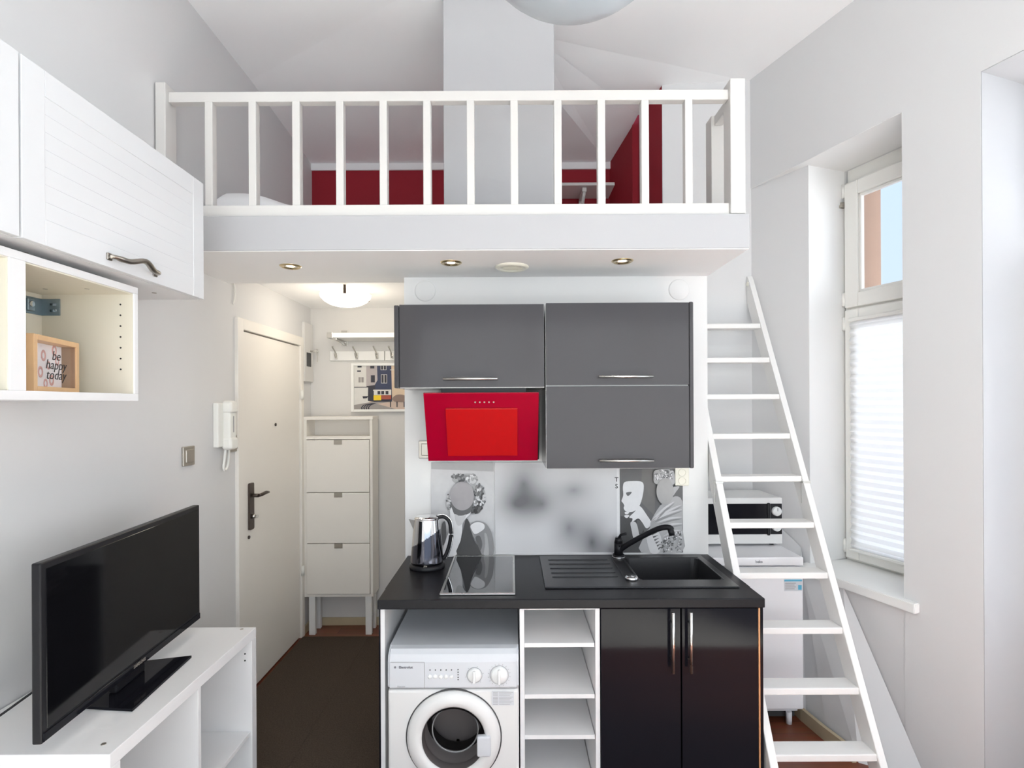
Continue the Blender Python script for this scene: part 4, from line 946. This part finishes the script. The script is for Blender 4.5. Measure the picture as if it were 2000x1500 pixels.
# hood
hd = thing('cooker_hood', (-.13, 2.63, 1.31), 'slanted red glass cooker hood below the grey cupboard', 'cooker hood')
yt, yb2, zt1, zb1 = 2.275, 2.405, 1.609, 1.311; xa, xb = -.372, .113
dv = Vector((0, yb2-yt, zb1-zt1)); L = dv.length; ev = -dv.normalized(); nv = Vector((0, ev.z, -ev.y)); nv = Vector((0, -abs(ev.z), -abs(ev.y)))
XH = Matrix(((1, 0, nv.x, xa), (0, ev.y, nv.y, yb2), (0, ev.z, nv.z, zb1), (0, 0, 0, 1)))
W = xb-xa
b = MB(XH); b.box((0, 0, -.008), (W, L, 0), .0015); b.build('glass_panel', M['redg'], hd)
b = MB(XH); b.box((.090, .030, .0), (W-.090, L-.068, .010), .0015); b.build('centre_panel', M['redg2'], hd)
for k in range(5):
    b = MB(XH); b.cyl((W/2-.020+k*.0195-.006, L-.042, 0), (W/2-.020+k*.0195-.006, L-.042, .0015), .0035, n=12); b.build('touch_button', M['silver'], hd)
b = MB(); b.prism([(yt+.012, zt1-.004), (yb2+.010, zb1+.004), (2.625, zb1+.004), (2.625, zt1-.004)], xa+.004, xb+.006, Matrix(((0, 0, 1, 0), (1, 0, 0, 0), (0, 1, 0, 0), (0, 0, 0, 1)))); b.build('body', M['black'], hd)
b = MB(); b.prism([(-.30, 2.27+.03), (-.27, 2.61), (.02, 2.61), (.06, 2.30)], zt1-.004, 1.6295); b.build('top_duct', M['black'], hd)
b = MB(); b.box((xa+.03, 2.44, zb1-.003), (xb-.03, 2.60, zb1+.004), .001); b.build('filter', M['steel'], hd)

# ================================================================== LADDER
ld = thing('loft_ladder', (1.17, 1.9, 0), 'white wooden ladder-stair leaning up to the right end of the loft', 'ladder')
xi0, xi1 = .982, 1.360
zs = .195; ys = .104; zb0, yb0 = .242, 2.03
def yfz(z): return yb0+(z-zb0)*ys/zs
ztop = 2.292; dpt = .095
def stringer(x0, x1):
    yt_ = yfz(ztop)
    prof = [(yfz(0), 0), (yfz(ztop-.03), ztop-.03), (3.126, ztop), (3.136, ztop), (3.136, 2.138), (yfz(0)+dpt, 0)]
    b = MB(); b.prism(prof, x0, x1, Matrix(((0, 0, 1, 0), (1, 0, 0, 0), (0, 1, 0, 0), (0, 0, 0, 1))))
    bmesh.ops.bevel(b.bm, geom=list(b.bm.edges), offset=.002, segments=1, affect='EDGES')
    return b.build('stringer', M['ladder'], ld)
sr = stringer(xi1, xi1+.028); slft = stringer(xi0-.030, xi0)
for i in range(10):
    z = zb0+zs*i; y = yfz(z)
    MB().box((xi0-.002, y+.002, z-.027), (xi1+.002, y+.088, z), .004).build('tread', M['ladder'], ld)
MB().cyl((xi1-.006, yfz(2.25)+.018, 2.245), (xi1+.001, yfz(2.25)+.018, 2.245), .012, n=16).build('bolt_cover', M['socket'], ld)
for xx in (xi0-.031, xi1-.001):
    z = 1.19; y = yfz(z); b = MB(); b.box((xx-.002, y-.003, z-.005), (xx+.034, y+.03, z+.006), .001); b.box((xx-.002, y+.01, z-.10), (xx+.001, y+.018, z+.0), .0005); b.build('hinge_bracket', M['steel'], ld)
# ================================================================== FRIDGE + MICROWAVE
fg = thing('fridge', (1.18, 2.8, 0), 'white undercounter fridge standing behind the ladder', 'fridge')
x0, x1, yf, yb = .955, 1.392, 2.60, 3.10
MB().box((x0+.003, yf+.05, .055), (x1-.003, yb, .79), .005).build('body', M['fridgew'], fg)
MB().box((x0, yf, .09), (x1, yf+.048, .775), .008, seg=3).build('door', M['fridgew'], fg)
MB().box((x0, yf-.004, .782), (x1, yb, .822), .005).build('top', M['fridgew'], fg)
MB().box((x0+.01, yf+.07, .02), (x1-.01, yf+.09, .088)).build('plinth', M['dgrey'], fg)
for xx in (x0+.05, x1-.05): MB().cyl((xx, yf+.045, 0), (xx, yf+.045, .058), .014, n=14).build('foot', M['fridgew'], fg)
for xx in (x0+.05, x1-.05): MB().cyl((xx, yb-.04, 0), (xx, yb-.04, .058), .014, n=14).build('foot', M['fridgew'], fg)
b = MB(front(1.178, yf-.0045, .802)); text_mb(b, 'beko', .017, T((0, 0, .0004)), bold=.0004); b.build('lettering', M['inkg'], fg)
X = front(1.30, yf, .66)
st = MB(X).box((0, 0, -.0005), (.085, .055, .0006)).build('energy_sticker', M['app2'], fg)
b = MB(X); b.box((0, .046, .0006), (.085, .055, .001)); b.box((.066, .006, .0006), (.083, .028, .001)); b.build('blue_print', M['bluelab'], st)
b = MB(X)
for k in range(4): b.box((.004, .036-.009*k, .0006), (.055-.006*(k % 2), .039-.009*k, .001))
b.build('print_lines', M['grey'], st)
mw = thing('microwave', (1.18, 2.9, .822), 'white microwave oven on top of the fridge', 'microwave')
x0, x1, yf, yb, z0, z1 = .955, 1.392, 2.80, 3.06, .834, 1.072
b = MB(); b.box((x0, yf+.012, z0), (x1, yb, z1), .006); b.build('body', M['app'], mw)
b = MB(); b.box((x0, yf, z0), (x1, yf+.014, z1), .004); fr_ = b.build('front_panel', M['app'], mw)
b = MB(); b.box((x0+.004, yf-.003, z0+.050), (x1-.062, yf+.001, z1-.030), .002); b.build('door_glass', M['gblack'], fr_)
b = MB(); b.box((x1-.061, yf-.003, z0+.050), (x1-.003, yf+.001, z1-.030), .002); b.build('knob_strip', M['black'], fr_)
for zz in (1.004, .925):
    k = MB(front(x1-.033, yf-.003, zz)).lathe([(0, .016), (.020, .016), (.023, .012), (.024, 0)], 32, cap=False).build('dial', M['knobw'], mw)
    MB(front(x1-.033, yf-.003, zz)).box((-.002, .002, .0155), (.002, .018, .0185), .0005).build('pointer', M['grey'], k)
b = MB(); b.box((x1-.080, yf-.010, z0+.045), (x1-.066, yf+.001, z1-.025), .004); b.build('door_handle', M['black'], fr_)
for (xx, yy) in ((x0+.04, yf+.04), (x1-.04, yf+.04), (x0+.04, yb-.04), (x1-.04, yb-.04)): MB().cyl((xx, yy, .822), (xx, yy, z0+.002), .012, n=12).build('foot', M['black'], mw)
